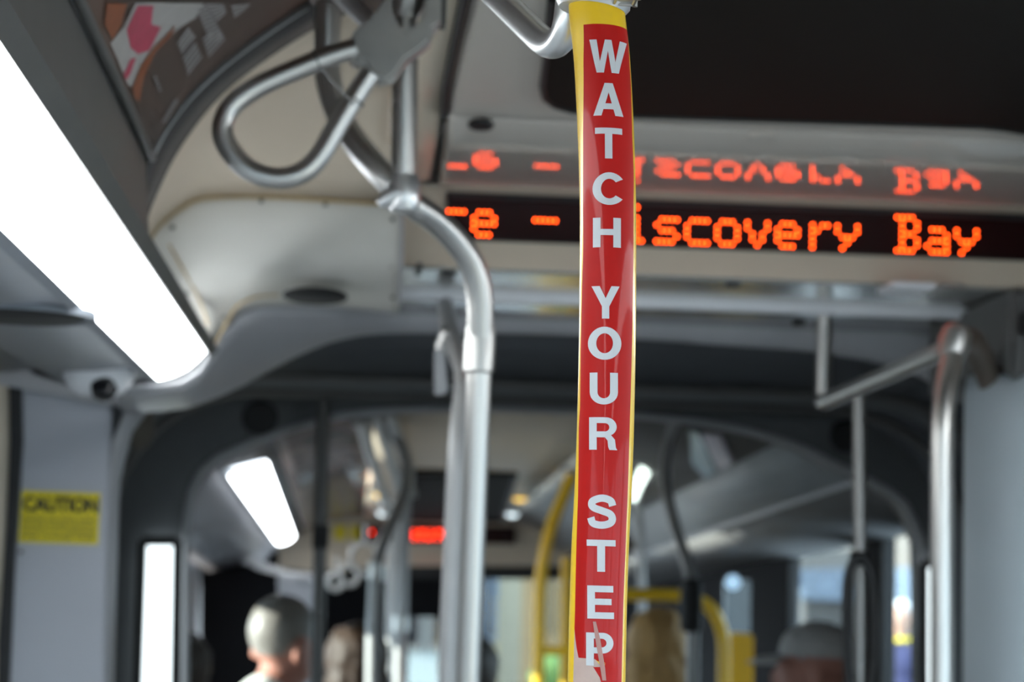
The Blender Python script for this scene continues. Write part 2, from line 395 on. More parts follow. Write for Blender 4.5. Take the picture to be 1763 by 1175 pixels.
# ---- strip lights -------------------------------------------------------------------
def strip_light(label, A, B, vec, endpx=None, sag=.012):
    """A inner edge, B outer edge at the forward end; runs along vec"""
    t = thing('strip_light', label, 'light', tuple(A+Vector(vec)*.5), 'strip lights along the ceiling cove')
    n = 8; rows = []
    dn = (B-A).cross(Vector(vec)).normalized(); dn = dn if dn.z < 0 else -dn
    sec = [A.lerp(B,i/n)+dn*sag*math.sin(math.pi*i/n) for i in range(n+1)]
    fwd = -Vector(vec).normalized()
    rows = [[p+fwd*(.018*math.sin(math.pi*i/n)) for i,p in enumerate(sec)], sec, [p+Vector(vec) for p in sec]]
    loft('diffuser', rows, lightm, t, solid=.004)
    bk = [A-dn*.015, B-dn*.015]
    extr('backing', bk, vec, whitep, t, solid=.004)
    return t
strip_light('long bright strip light in the near ceiling cove at the upper left', lin, lout, tuple(BK*7.4), sag=.008)
# unseen twin across the aisle, kept for the light it gives
mir = lambda p: Vector((.9-p.x, p.y, p.z))
strip_light('strip light in the near cove across the aisle, beyond the edge of the photo', mir(lin)-Vector((0,.9,0)), mir(lout)-Vector((0,.9,0)), (0,-5.0,0))
extr('trim_2', [mir(lin)+Vector((-.25,0,.24)), mir(lin)+Vector((-.01,0,.01)), mir(lin)+Vector((.0,0,.02)), mir(lout)+Vector((0,0,.03)), mir(lout)+Vector((.2,0,-.02))], Vector((0,-7.4,0)), coved, kind='structure')
bpy.data.objects['trim_2'].location.y = -.8
# ---- fascia left of the sign -----------------------------------------------------------
fa = empty_struct('trim_3')
R0 = fas0_px[:-1]
R1 = [(272,452),(284,440),(300,428),(340,410),(385,400),(470,400),(570,405),(695,412)]
R2 = [(300,505),(312,498),(328,489),(360,477),(400,468),(480,465),(580,468),(692,474)]
R3 = [(332,560),(342,552),(355,543),(385,520),(425,508),(490,504),(585,508),(688,520)]
R4 = [(358,608),(364,600),(374,585),(400,555),(430,532),(500,526),(590,530),(686,540)]
rw = []
for px, Y in ((R0,3.2),(R1,3.215),(R2,3.27),(R3,3.46),(R4,3.6)): rw.append(resamp(catmull(pxs(px, Y),5),28))
cols = list(zip(*rw)); cols = [catmull(c,4) for c in cols]; rw = list(zip(*cols))
loft('fascia_panel', rw, white_p, fa)
seam = mat('yellowed_sealant', (.42,.31,.16), .6, noise=.2)
tube('sealant_line', [p+Vector((0,-.003,-.002)) for p in resamp(catmull(pxs(R0,3.2),5),30)], .0032, seam, fa, 6)
tube('sealant_line', catmull([P(290,420,3.21),P(318,470,3.24),P(345,520,3.35),P(358,560,3.47)],6), .002, seam, fa, 6)
tube('sealant_line', catmull([P(372,590,3.56),P(388,560,3.52),P(408,528,3.47),P(440,512,3.45),P(480,508,3.44)],6), .002, seam, fa, 6)
tube('sealant_line', catmull([P(692,356,3.195),P(692,412,3.21),P(690,474,3.262),P(687,525,3.46)],6), .0028, portal, fa, 6)
for x,y,Y in ((450,346,3.198),(672,355,3.198),(676,378,3.203),(674,458,3.25),(320,507,3.29),(297,392,3.2),(676,512,3.42),(384,548,3.5),(560,352,3.198)):
    disc('screw', P(x,y,Y), .0038, (0,1,.2), mat('screw_dark', (.12,.11,.10), .4, .8, noise=.1), fa, .003)
g = P(543,510,3.36)
disc('speaker_hole', g, .050, (0,.10,1), black, fa, .004)
# ---- header with the destination sign --------------------------------------------------
hd = empty_struct('trim_4')
ZS0, ZS1 = .5145, .5885                       # sign bottom / top above the eye
YS = 3.30
xS0 = P(770,370,YS).x; xS1 = xS0+.925
XH0 = P(690,400,YS).x
def facebox(name, x0, x1, z0, z1, m, par, y0=YS, y1=YS+.03, bevel=0): return box(name, (x0,y0,EYE+z0), (x1,y1,EYE+z1), m, par, bevel)
facebox('face_panel', XH0, xS0, .472, .600, beige, hd, bevel=.002)
facebox('face_panel', xS1, 1.66, .472, .600, beige, hd, bevel=.002)
facebox('face_panel', xS0, xS1, .472, ZS0, beige, hd)
facebox('face_panel', xS0, xS1, ZS1, .600, beige, hd)
box('underside_channel', (XH0,YS,EYE+.466), (1.66,3.56,EYE+.473), chan, hd, .002)
box('channel_lip', (XH0,3.54,EYE+.452), (1.66,3.57,EYE+.473), whitep, hd, .003)
box('underside_plate', (XH0,3.57,EYE+.462), (1.66,3.86,EYE+.47), mat('underside_plate', (.36,.36,.36), .16, .85, noise=.15, nscale=25, stretch=(.3,6,6)), hd, .002)
for x in (772,1262,1740): disc('fixing_hole', PZ(x, 470 if x<900 else 491+(x-1262)*.042, .464), .0125, (0,0,1), black, hd, .003)
disc('fixing_hole', PZ(1375,558,.459), .012, (0,0,1), black, hd, .003)
box('slot', PZ(718,472,.466)-Vector((.003,.012,.004)), PZ(724,455,.466)+Vector((.003,.012,.004)), black, hd)
def cover(px,py,w,d,m,n='cover_plate'):
    p = PZ(px,py,.463); return box(n, p-Vector((w,d,.006)), p+Vector((w,d,.004)), m, hd, .003)
cover(1560,497,.035,.05,whitep); cover(1625,500,.022,.05,chan)
sg = thing('destination_sign', 'long dark LED destination sign with lit orange letters in the header', 'sign', ((xS0+xS1)/2, YS+.02, EYE+.55))
box('screen', (xS0,YS+.004,EYE+ZS0), (xS1,YS+.02,EYE+ZS1), screen, sg)
fr = bmesh.new()
for (x0,x1,z0,z1) in ((xS0-.002,xS1+.002,ZS1-.009,ZS1),(xS0-.002,xS1+.002,ZS0,ZS0+.002),(xS0-.002,xS0,ZS0,ZS1),(xS1,xS1+.002,ZS0,ZS1)):
    r = bmesh.ops.create_cube(fr, size=1)
    for v in r['verts']: v.co = Vector(((x0+x1)/2+v.co.x*(x1-x0), YS+.001+v.co.y*.014, EYE+(z0+z1)/2+v.co.z*(z1-z0)))
link('bezel', fr, black, sg)
G = {'e':['.....','.....','.###.','#...#','#####','#....','.###.'],'-':['.....']*3+['#####']+['.....']*3,
 'D':['####.','.#..#','.#..#','.#..#','.#..#','.#..#','####.'],'i':['..#..','.....','.##..','..#..','..#..','..#..','.###.'],
 's':['.....','.....','.####','#....','.###.','....#','####.'],'c':['.....','.....','.####','#....','#....','#....','.####'],
 'o':['.....','.....','.###.','#...#','#...#','#...#','.###.'],'v':['.....','.....','#...#','#...#','.#.#.','.#.#.','..#..'],
 'r':['.....','.....','.#.##','.##..','.#...','.#...','.#...'],'y':['.....','.....','#...#','#...#','.###.','..#..','.#...'],
 'B':['####.','.#..#','.#..#','.###.','.#..#','.#..#','####.'],'a':['.....','.....','.###.','....#','.####','#...#','.####'],
 't':['.....','.....','.####','.....','.....','.....','.....']}
pitch = (P(1596.8,400,YS).x-P(816,370,YS).x)/(15*6)
x00 = P(816,380,YS).x; ztop = P(1550,374,YS).z-EYE
zbot = P(1550,431,YS).z-EYE; pz = (ztop-zbot)/6
bm = bmesh.new(); bmesh.ops.create_icosphere(bm, subdivisions=1, radius=.0026); led_me = bpy.data.meshes.new('led'); bm.to_mesh(led_me); bm.free(); led_me.materials.append(ledm)
for ci, ch in enumerate('te - Discovery Bay'):
    if ch == ' ': continue
    for rr in range(7):
        for cc in range(5):
            if G[ch][rr][cc] == '#':
                o = bpy.data.objects.new('led', led_me); C.objects.link(o); o.parent = sg
                o.location = Vector((x00+((ci-1)*6+cc)*pitch, YS+.0035, EYE+ztop-rr*pz))-sg.location
# ---- rear portal band, left end panel, right column -------------------------------------
pt = empty_struct('trim_5')
U = [(198,672,3.62),(232,668,3.62),(262,666,3.62),(330,655,3.62),(362,612,3.62),(400,560,3.62),(432,534,3.62),(500,527,3.65),(590,530,3.7),(700,539,3.82),(900,535,3.86),(1100,543,3.86),(1300,552,3.86),(1500,560,3.86),(1640,575,3.86),(1740,590,3.86)]
Lw = [(222,700,3.92),(250,703,3.92),(285,702,3.92),(350,692,3.92),(405,672,3.92),(455,645,3.92),(510,615,3.92),(570,590,3.92),(640,572,3.92),(720,565,3.92),(900,568,3.92),(1100,578,3.92),(1260,592,3.92),(1400,605,3.92),(1560,640,3.92),(1700,720,3.92)]
u_ = resamp(catmull([P(*p) for p in U],6),48); l_ = resamp(catmull([P(*p) for p in Lw],6),48)
rws = []
for i in range(7):
    t = i/6; rws.append([a.lerp(b,t)+Vector((0,0,-.022*math.sin(math.pi*t))) for a,b in zip(u_,l_)])
loft('arch_band', rws, portal, pt)
loft('arch_band', [[P(*p) for p in ((222,700,3.9),(198,760,3.9),(188,850,3.9),(182,1000,3.9),(176,1300,3.9))],[P(*p) for p in ((262,700,3.95),(228,745,3.95),(205,830,3.95),(199,1000,3.95),(190,1300,3.95))],[P(*p) for p in ((262,700,4.0),(228,745,4.0),(207,830,4.0),(201,1000,4.0),(192,1300,4.0))]], portal, pt)
lp = empty_struct('wall_partition')
plate('end_panel', pxs([(33,668),(190,692),(186,850),(181,1000),(172,1900),(-20,1900),(20,1000),(30,850)],3.82), (0,.04,0), panelg, lp, .004)
plate('pillar_seal', pxs([(14,640),(36,668),(38,760),(26,930),(15,1175),(5,1900),(-18,1900),(-4,1100),(10,900),(16,760)],3.80), (0,.05,0), black, lp, .004)
plate('pillar_cover', pxs([(-12,600),(14,640),(16,760),(10,900),(-4,1100),(-18,1900),(-120,1900),(-120,600)],3.81), (0,.04,0), beige, lp, .004)
plate('panel_head', pxs([(-120,640),(-4,600),(60,645),(112,662),(200,676),(260,690),(250,706),(190,696),(30,668)],3.79), (0,.03,0), portal, lp, .003)
disc('screw', P(36,951,3.815), .004, (0,1,0), MATS['screw_dark'], lp, .003)
cs = thing('caution_sticker', 'yellow CAUTION sticker with black print on the grey end panel', 'sign', P(104,890,3.82))
plate('plate', pxs([(38,845),(173,850),(168,938),(32,934)],3.816), (0,.003,0), capy, cs)
def flat_text(s, px, py, Y, hpx, wpx, m, par, bold=0, name='lettering'):
    me = text_mesh(s, 1, bold); xs = [v.co.x for v in me.vertices]; ys = [v.co.y for v in me.vertices]
    c = P(px,py,Y); sx = wpx/FPX*Y/(max(xs)-min(xs)); sy = hpx/FPX*Y/max(ys); mx_ = (max(xs)+min(xs))/2
    rot = .034*.6
    for v in me.vertices: v.co = c+Vector(((v.co.x-mx_)*sx, 0, v.co.y*sy-(v.co.x-mx_)*sx*.0))
    o = link_me(name, me, m, par); md = o.modifiers.new('thickness','SOLIDIFY'); md.thickness = .0006
    return o
flat_text('CAUTION', 104, 881, 3.8145, 25, 126, ink, cs, .045)
for i, s in enumerate(('PLEASE DO NOT LEAN', 'ON BUS WHEN MOVING', 'WATCH IN TURNING', 'FOR LOWER STEP')):
    flat_text(s, 102-i*.8, 898+i*10.8, 3.8145, 7.5, 122, ink, cs)
# right column: padded round-edged end post, much nearer
rc = empty_struct('wall_column')
yc = 3.25
cp = [Vector((P(1668,900,yc).x, yc+.2, 0)), Vector((P(1662,900,yc).x+.004, yc+.06, 0))]
x0c = P(1668,900,yc+.14).x
secn = [Vector((x0c+.085-.085*math.cos(a), yc+.14-.14*math.sin(a), 0)) for a in [math.radians(d) for d in range(-40,91,10)]]
secn += [Vector((x0c+.3, yc, 0)), Vector((XR, yc+.01, 0))]
ztopc = P(1700,625,yc).z
rowsC = []
for z, ins in ((-.0,0),(ztopc-.08,0),(ztopc-.04,.006),(ztopc-.012,.025),(ztopc,.05)):
    rowsC.append([Vector((p.x+ins*.4, p.y+ins, z)) for p in secn])
loft('end_post', rowsC, mat('post_grey', (.46,.52,.56), .5, noise=.04, nscale=6), rc, solid=.01)
box('post_head', (x0c+.03, yc+.03, ztopc-.02), (XR, yc+.5, EYE+.47), coved, rc, .01)
box('post_shadow_bar', (x0c+.045, yc+.0, P(1730,560,yc).z-.012), (XR, yc+.05, P(1730,545,yc).z+.008), black, rc, .004)  # black bar put in for the shadow line above the post
cm = thing('security_camera', 'small white dome camera with a black lens ball under the cove', 'camera', P(170,650,3.55))
b0 = P(170,660,3.42)
lathe('base', [(.056,.022),(.056,.010),(.050,-.002),(.040,-.014),(.026,-.020)], b0, (0,0,1), whitep, cm, 24, 1, .8)
lathe('lens_ball', [(.004,.016),(.016,.011),(.0215,0),(.016,-.015),(.006,-.021)], P(179,668,3.39), (.1,.5,1), smoke, cm, 20)
# =================================================================== GANGWAY BELLOWS AND FRONT PORTAL
bl = empty_struct('ceiling_gangway')
bl.name = 'trim_6'
def arch_prof(x0, x1, zt, r, Y, off=0):
    pts = [Vector((x0-off,Y,0)), Vector((x0-off,Y,EYE+zt-r))]
    for i in range(1,9):
        a = math.pi/2*i/8; pts.append(Vector((x0-off+(r+off)*(1-math.cos(a)), Y, EYE+zt-r+(r+off)*math.sin(a))))
    for i in range(0,9):
        a = math.pi/2*i/8; pts.append(Vector((x1+off-(r+off)*(1-math.sin(a)), Y, EYE+zt-r+(r+off)*math.cos(a))))
    pts.append(Vector((x1+off,Y,0))); return pts
nf = 11; rowsB = []
for i in range(2*nf+1):
    Y = 3.98+(5.28-3.98)*i/(2*nf); off = 0 if i % 2 else .035
    rowsB.append(arch_prof(-.54, 1.46, .425+.008*math.sin(i/(2*nf)*3.14), .32, Y, off))
loft('bellows_folds', rowsB, bellow, bl, smooth=False)
for Y, m_, r_ in ((4.62,coved,.009),(4.72,fportal,.016),(5.0,coved,.012)):
    tube('hoop', arch_prof(-.53,1.45,.413,.32,Y), r_, m_, bl, 8)
fpw = empty_struct('wall_front_portal')
fpw.name = 'wall_gangway'
arch_px = [(318,1500),(320,1000),(322,890),(334,832),(362,796),(410,772),(480,745),(560,722),(620,712),(700,706),(840,704),(980,708),(1100,716),(1200,727),(1300,745),(1380,772),(1440,802),(1500,830),(1552,862),(1578,910),(1588,980),(1592,1500)]
YF = 5.32
ar = resamp(catmull(pxs(arch_px,YF),6),70)
arO = []
for p in ar:
    c = Vector((.5,YF,EYE-.1)); d = p-c
    if p.z < EYE-.05: q = Vector((XL if d.x < 0 else XR, YF, p.z))
    else:
        s = min([v for v in (((XR-c.x)/d.x) if d.x > 1e-6 else 99, ((XL-c.x)/d.x) if d.x < -1e-6 else 99, (.85/d.z) if d.z > 1e-6 else 99)])
        q = c+d*s
    arO.append(q)
loft('portal_panel', [arO, ar, [p+Vector((0,.12,0)) for p in ar]], fportal, fpw, solid=.012)
tube('portal_trim', [p+Vector((0,-.004,0)) for p in ar], .0095, portal, fpw, 8)
disc('port_hole', P(448,720,YF-.008), .043, (0,1,0), black, fpw, .006)
disc('port_hole', P(1456,752,YF-.008), .040, (0,1,0), black, fpw, .006)
plate('folded_curtain', pxs([(225,715),(262,705),(262,760),(240,775),(222,770)],4.3), (0,.05,0), mat('curtain_brown',(.12,.105,.085),.8,noise=.3,nscale=80), fpw, .006)
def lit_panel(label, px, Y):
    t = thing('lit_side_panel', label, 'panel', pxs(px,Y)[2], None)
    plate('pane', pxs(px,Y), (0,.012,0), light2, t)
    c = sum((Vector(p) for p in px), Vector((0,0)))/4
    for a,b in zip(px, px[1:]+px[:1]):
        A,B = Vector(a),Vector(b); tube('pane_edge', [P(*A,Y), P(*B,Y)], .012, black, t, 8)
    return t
lit_panel('bright white daylit pane in the portal wall beside the CAUTION panel', [(245,932),(306,932),(298,1420),(228,1420)], 5.28)
lit_panel('bright white daylit pane in the portal wall behind the bent pole at the right', [(1590,970),(1658,970),(1660,1420),(1590,1420)], 5.28)
# =================================================================== FRONT SECTION
YE = 13.4
fs = empty_struct('ceiling_front')
fs.name = 'ceiling_2'
Y0f = 5.45
def fx(name, prof, m, Y0=Y0f, Y1=YE, smooth=True, solid=.006, par=None):
    return loft(name, [[F(x,h,Y0) for x,h in prof], [F(x,h,Y1) for x,h in prof]], m, par or fs, smooth=smooth, solid=solid)
fx('centre_panel', [(.06,.765),(.2,.778),(.45,.782),(.7,.778),(.84,.765)], beige)
admL = ad_mat('advert_row_left', 1.3, [(.30,(.10,.085,.08)),(.45,(.17,.145,.135)),(.52,(.26,.19,.18)),(.58,(.12,.10,.09)),(.7,(.09,.08,.075))], (6,3,6))
cvL = [(-.257,.672),(-.22,.70),(-.14,.735),(-.04,.755),(.06,.765)]
cvR = [(.84,.765),(.94,.755),(1.04,.72),(1.11,.67),(1.157,.60)]
fx('advert_cove', cvL, admL)
covR = mat('right_cove_card', (.12,.115,.11), .4, noise=.2, nscale=6)
fx('advert_cove', cvR, covR)
fx('outer_cove', [(-.257,.672),(-.385,.628),(-.47,.60),(-.55,.50),(-.80,.44)], mat('front_cove',(.20,.20,.215),.4,noise=.08))
fx('right_diffuser', [(1.157,.60),(1.205,.535),(1.25,.462)], mat('unlit_diffuser',(.36,.38,.39),.5,noise=.05,nscale=5), Y1=9.4)
fx('right_lip', [(1.25,.462),(1.262,.452),(1.275,.458)], whitep, Y1=9.4)
fx('right_under', [(1.27,.458),(1.42,.43),(1.7,.40)], mat('under_cove',(.24,.235,.235),.4,noise=.1))
tube('cove_end', [F(1.245,.465,9.35), F(1.25,.46,9.5)], .03, whitep, fs, 10)
# left strip light in the front section
LA, LB = P(508,915,11.9), P(478,928,11.9); LA2, LB2 = P(461,781,7.4), P(395,806,7.4)
t = thing('strip_light', 'short bright strip light seen through the gangway at the left', 'light', tuple((LA+LA2)/2), 'strip lights along the ceiling cove')
n = 6; rws = []
for a,b,e in ((LA2,LB2,-.0),(LA,LB,0)):
    rws.append([a.lerp(b,i/n)+Vector((0,0,-.012*math.sin(math.pi*i/n))) for i in range(n+1)])
rws.append([p+Vector((0,.12*math.sin(math.pi*i/n),0)) for i,p in enumerate(rws[-1])])
rws.insert(0, [p+Vector((0,.35*math.sin(math.pi*i/n)*0-.01,0)) for i,p in enumerate(rws[0])])
loft('diffuser', [[p+Vector((0,0,-.03)) for p in r] for r in rws], lightm, t, solid=.004)
loft('backing', [[r[0]+Vector((.03,0,-.012)), r[-1]+Vector((-.03,0,-.012))] for r in rws], cove2, t, solid=.004)
# roof hatch panels
rh = thing('roof_hatch', 'large black roof hatch panel in the near ceiling behind the yellow pole', 'hatch', PZ(1300,100,ZC))
zc = ZC-.006
hp = [(960,-260),(948,0),(940,100),(934,150),(938,170),(955,183),(985,192),(1090,200),(1400,210),(1690,219),(1730,223),(1800,235),(1850,150),(1900,-200),(1950,-260)]
plate('panel', [PZ(x,y,zc) for x,y in hp], (0,0,.01), hatchm, rh, .003)
tube('hatch_gasket', [PZ(x,y,zc+.001) for x,y in hp[1:-1]], .004, black, rh, 8)
r2 = thing('roof_hatch', 'black roof hatch seen through the gangway above the red sign', 'hatch', P(790,850,10))
plate('panel', [P(686,815,9.2),P(888,818,9.2),P(862,897,11.9),P(688,895,11.9)], (0,.0,.02), hatchm, r2)
tube('hatch_gasket', [P(686,815,9.2),P(888,818,9.2),P(862,897,11.9),P(688,895,11.9)], .012, black, r2, 6, True)
# lamps beside the far hatch
for x,y,Y,l in ((895,857,10.5,'right of the black hatch'),(655,850,10.5,'left of the black hatch behind the grab rails')):
    d = thing('ceiling_lamp', 'small round warm ceiling lamp '+l, 'lamp', P(x,y,Y), 'round lamps beside the far hatch')
    lathe('lens', [(.02,-.02),(.032,-.01),(.034,0)], P(x,y,Y), (0,0,1), mat('lamp_warm',(.9,.6,.1),.4,emit=(1,.62,.1),es=1.3,noise=.01), d, 14); lathe('rim', [(.036,-.004),(.046,-.004),(.046,.008),(.036,.008)], P(x,y,Y), (0,0,1), whitep, d, 14)
for x,y,Y,l in ((882,884,11.2,'right of the far black hatch'),(660,882,11.2,'left of the far black hatch, the lower of two'),(664,864,11.0,'left of the far black hatch, the upper of two')):
    d = thing('spot_lamp', 'small white spot lamp '+l, 'lamp', P(x,y,Y), 'white spot lamps by the far hatch')
    lathe('lens', [(.02,-.02),(.03,-.01),(.032,0)], P(x,y,Y), (0,0,1), mat('lamp_white',(.9,.95,1),.4,emit=(.8,.95,1),es=1.6,noise=.01), d, 14); lathe('rim', [(.034,-.004),(.042,-.004),(.042,.008),(.034,.008)], P(x,y,Y), (0,0,1), whitep, d, 14)
# front header and sign
fh = empty_struct('trim_7')
plate('header_return', pxs([(230,860),(500,870),(500,990),(230,985)],13.3), (0,.06,0), dark, fh)
plate('header_panel', pxs([(480,800),(1240,812),(1245,975),(880,975),(700,975),(540,985),(480,978)],12.3), (0,.06,0), beige, fh, .004)
plate('header_black_strip', pxs([(480,972),(1250,976),(1250,1002),(480,994)],12.35), (0,.1,0), black, fh)  # black strip along the bottom of the header panel
s2 = thing('destination_sign', 'far LED sign with blurred red text above the windscreen', 'sign', P(770,920,12.2))
plate('screen', pxs([(618,903),(888,908),(887,938),(617,934)],12.25), (0,.04,0), screen, s2, .003)
bm = bmesh.new(); bmesh.ops.create_icosphere(bm, subdivisions=1, radius=.0085); lm2 = bpy.data.meshes.new('led'); bm.to_mesh(lm2); bm.free(); lm2.materials.append(ledr)
pat = ['#.##.#.##.#','####.##.###','#.#.##.#.##']
for rr in range(3):
    for cc in range(11):
        if pat[rr][cc] == '#':
            o = bpy.data.objects.new('led', lm2); C.objects.link(o); o.parent = s2; o.location = P(713+cc*5.7, 915.5+rr*6, 12.235)-s2.location
for x,y in ((640,917),(662,914)):
    o = bpy.data.objects.new('led', lm2); C.objects.link(o); o.parent = s2; o.location = P(x,y,12.235)-s2.location
for x0,x1 in ((575,596),(604,626)):
    ys = tag(plate('warning_sticker', pxs([(x0,905),(x1,905),(x1,930),(x0,930)],12.28), (0,.008,0), capy), ('outer' if x0 < 600 else 'inner')+' of two small yellow stickers on the far header by the red sign', 'sticker', 'yellow stickers on the far header')
# driver's partition, dark pillars and visor
dp = thing('driver_partition', 'dark partition behind the driver at the far left', 'partition', P(420,1100,12.4))
plate('panel', pxs([(345,930),(480,985),(480,1900),(345,1900)],12.4), (0,.04,0), dark, dp, .005)
plate('upper_trim', pxs([(383,940),(400,938),(450,968),(500,985),(560,990),(560,998),(500,996),(445,982),(400,960)],11.9), (0,.05,0), portal, dp, .003)
pn = tag(plate('electrical_cabinet', pxs([(478,990),(540,992),(538,1500),(478,1500)],12.2), (0,.1,0), panelg, None, .006), 'pale grey cabinet door behind the bald man', 'cabinet')
plate('latch', pxs([(512,988),(524,988),(524,998),(512,998)],12.15), (0,.05,0), cove2, pn)
ww = empty_struct('wall_front')
for q,m_ in (([(540,985),(715,985),(712,1058),(705,1065),(690,1500),(540,1500)],dark),([(700,985),(1250,988),(1250,1000),(700,992)],dark),([(925,992),(937,992),(937,1500),(925,1500)],dark),([(985,992),(1370,998),(1370,1500),(985,1500)],dark)):
    plate('windscreen_pillar', pxs(q,13.35), (0,.06,0), m_, ww, .004)
plate('sun_visor', pxs([(640,960),(775,960),(772,1064),(640,1062)],13.1), (0,.03,0), dark, ww, .008)
w = plate('window_%d' % k, pxs([(560,985),(1245,990),(1245,1500),(560,1500)],13.42), (0,.01,0), glass, kind='structure')
box('wall_front_lower', (XL,13.36,-.6), (XR,13.44,.35), dark, kind='structure').name = 'wall_front_2'
# small cabin lumps in the far left cove
c2 = thing('security_camera', 'small pale dome camera in the far left cove below the strip light', 'camera', P(410,900,11))
lathe('base', [(.07,.03),(.07,0),(.05,-.03),(.02,-.045)], P(408,898,11), (0,0,1), whitep, c2, 16); lathe('lens_ball', [(.01,.02),(.03,0),(.01,-.03)], P(418,903,10.95), (0,0,1), smoke, c2, 12)
# adverts on the right cove of the front section
def cove_card(name, label, px, m, grp='advert cards in the front right cove'):
    pts = []
    for x,y in px:
        d = ray(x,y); best = None
        # intersect with the right cove surface by marching in Y
        Y = 5.5
        while Y < 12:
            p = P(x,y,Y); rel = p-DF*Y; xx, h = rel.x, rel.z-EYE
            # cove height at xx
            hh = None
            for (a,b) in zip(cvR, cvR[1:]):
                if a[0] <= xx <= b[0]: hh = a[1]+(b[1]-a[1])*(xx-a[0])/(b[0]-a[0])
            if hh is not None and h >= hh-.012: break
            Y += .01
        pts.append(P(x,y,Y-.03))
    o = plate(name, pts, (.004,0,.006), m); return tag(o, label, 'advert', grp)
cove_card('advert_card', 'teal advert card in the far right ceiling cove', [(1186,742),(1200,745),(1228,790),(1232,815),(1212,824),(1190,798)], mat('teal_print',(.06,.16,.21),.3,noise=.3,nscale=12))
cove_card('advert_card', 'pale lilac advert card beside the teal one in the far right cove', [(1206,748),(1240,752),(1262,800),(1236,812)], mat('lilac_print',(.34,.30,.36),.3,noise=.25,nscale=12))
cove_card('advert_card', 'small red advert card at the top of the far right cove', [(1152,722),(1172,722),(1168,738),(1156,742)], mat('red_print',(.35,.05,.06),.3,noise=.2))
cl = thing('cove_reflection', 'thin curved glowing tube standing in for a reflection beside the striped sticker pole', 'light', P(1120,800,8.0))  # glowing tube added for the left strip light's reflection in the cove
tube('reflection_tube', catmull([P(1140,752,8.0),P(1128,778,8.0),P(1113,805,8.0),P(1098,835,8.0),P(1090,862,8.0)],6), [.012+.010*math.sin(math.pi*i/24) for i in range(25)], mat('reflection_glow',(.9,1,.95),.4,emit=(.85,1,.92),es=2.6,noise=.01), cl, 10)
tube('curved_rail', catmull([P(1160,718,8.05),P(1140,750,8.05),P(1112,805,8.05),P(1095,860,8.05),P(1100,900,8.05),P(1105,1000,8.05),P(1106,1500,8.05)],6), .017, greyst, cl, 10)
# =================================================================== POLES AND RAILS
# 1. the yellow pole with the sticker
YP = 1.30
ax_px = [(1026,-40),(1028,25),(1036,100),(1042.5,220),(1046.5,350),(1046.5,480),(1045.5,600),(1042,750),(1038,850),(1033,950),(1029.5,1060),(1027,1175),(1025,1260)]
RP = 49.6/FPX*YP
axis = catmull(pxs(ax_px,YP),10)
axis += [Vector((axis[-1].x-.004, YP, 1.2)), Vector((axis[-1].x-.004, YP, 0))]
ys_ = thing('yellow_pole', 'yellow pole with a red WATCH YOUR STEP sticker, in sharp focus', 'pole', (axis[-1].x, YP, 0))
tube('pole', [axis[0]+Vector((0,0,.18))]+axis, RP, yellow, ys_, 40)
axz = sorted(((p.z, p) for p in axis), key=lambda q: q[0])
def axis_at(z):
    for (z0,p0),(z1,p1) in zip(axz, axz[1:]):
        if z0 <= z <= z1: return p0.lerp(p1, (z-z0)/max(1e-9,z1-z0))
    return axz[-1][1] if z > axz[-1][0] else axz[0][1]
eyev = Vector((0,0,EYE))
def on_pole(z, dx, lift):
    """dx: sideways offset in radii as seen; returns a point on the tube"""
    c = axis_at(z); tocam = (eyev-c); tocam.z = 0; tocam.normalize(); rt = Vector((-tocam.y, tocam.x, 0))
    a = dx if False else math.asin(max(-1,min(1,dx))); return c+(rt*math.sin(a)+tocam*math.cos(a))*(RP+lift)
def on_pole_ang(z, a, lift):
    c = axis_at(z); tocam = (eyev-c); tocam.z = 0; tocam.normalize(); rt = Vector((-tocam.y, tocam.x, 0))
    return c+(rt*math.sin(a)+tocam*math.cos(a))*(RP+lift)
axc = lambda y: next((x0+(x1-x0)*(y-y0)/(y1-y0) for (x0,y0),(x1,y1) in zip(ax_px, ax_px[1:]) if y0 <= y <= y1), 1027)
def zat(x, y): return P(x,y,YP-RP).z
def ang(px, y): return math.asin(max(-.995,min(.995,(px-axc(y))/49.6)))
def interp(tab, y):
    for (y0,v0),(y1,v1) in zip(tab, tab[1:]):
        if y0 <= y <= y1: return v0+(v1-v0)*(y-y0)/(y1-y0)
    return tab[-1][1] if y > tab[-1][0] else tab[0][1]
Ltab = [(41,1003),(130,1003.5),(300,1003),(430,1004),(500,1002),(600,1000),(700,999),(730,997),(850,996),(950,993),(1050,991),(1085,990),(1100,991.5),(1120,994),(1140,998),(1144,1010),(1150,1022),(1160,1030),(1175,1035),(1200,1040)]
Rtab = [(41,1079),(130,1085),(300,1090.5),(450,1090),(600,1087.5),(750,1083),(850,1080),(950,1076),(1050,1072),(1175,1069),(1200,1068)]
def band(name, Lt, Rt, y0, y1, lift, m, par, ny=70, na=22):
    rows = []
    for i in range(ny+1):
        y = y0+(y1-y0)*i/ny; a0, a1 = ang(interp(Lt,y),y), ang(interp(Rt,y),y)
        rows.append([on_pole_ang(zat(axc(y),y), a0+(a1-a0)*k/na, lift) for k in range(na+1)])
    bm = bmesh.new(); V = [[bm.verts.new(p) for p in r] for r in rows]
    for a,b in zip(V,V[1:]):
        for k in range(na): bm.faces.new((a[k],b[k],b[k+1],a[k+1]))
    me = bpy.data.meshes.new(name); bm.normal_update(); bm.to_mesh(me); bm.free(); me.materials.append(m)
    return link_me(name, me, m, par, True)
sk = band('sticker', Ltab, Rtab, 41, 1200, .00025, red, ys_)
band('adhesive_residue', [(1080,990),(1120,989),(1200,987)], [(1080,993),(1100,1000),(1120,1008),(1135,1024),(1150,1036),(1175,1046),(1200,1050)], 1082, 1200, .00012, resid, ys_, 30, 10)
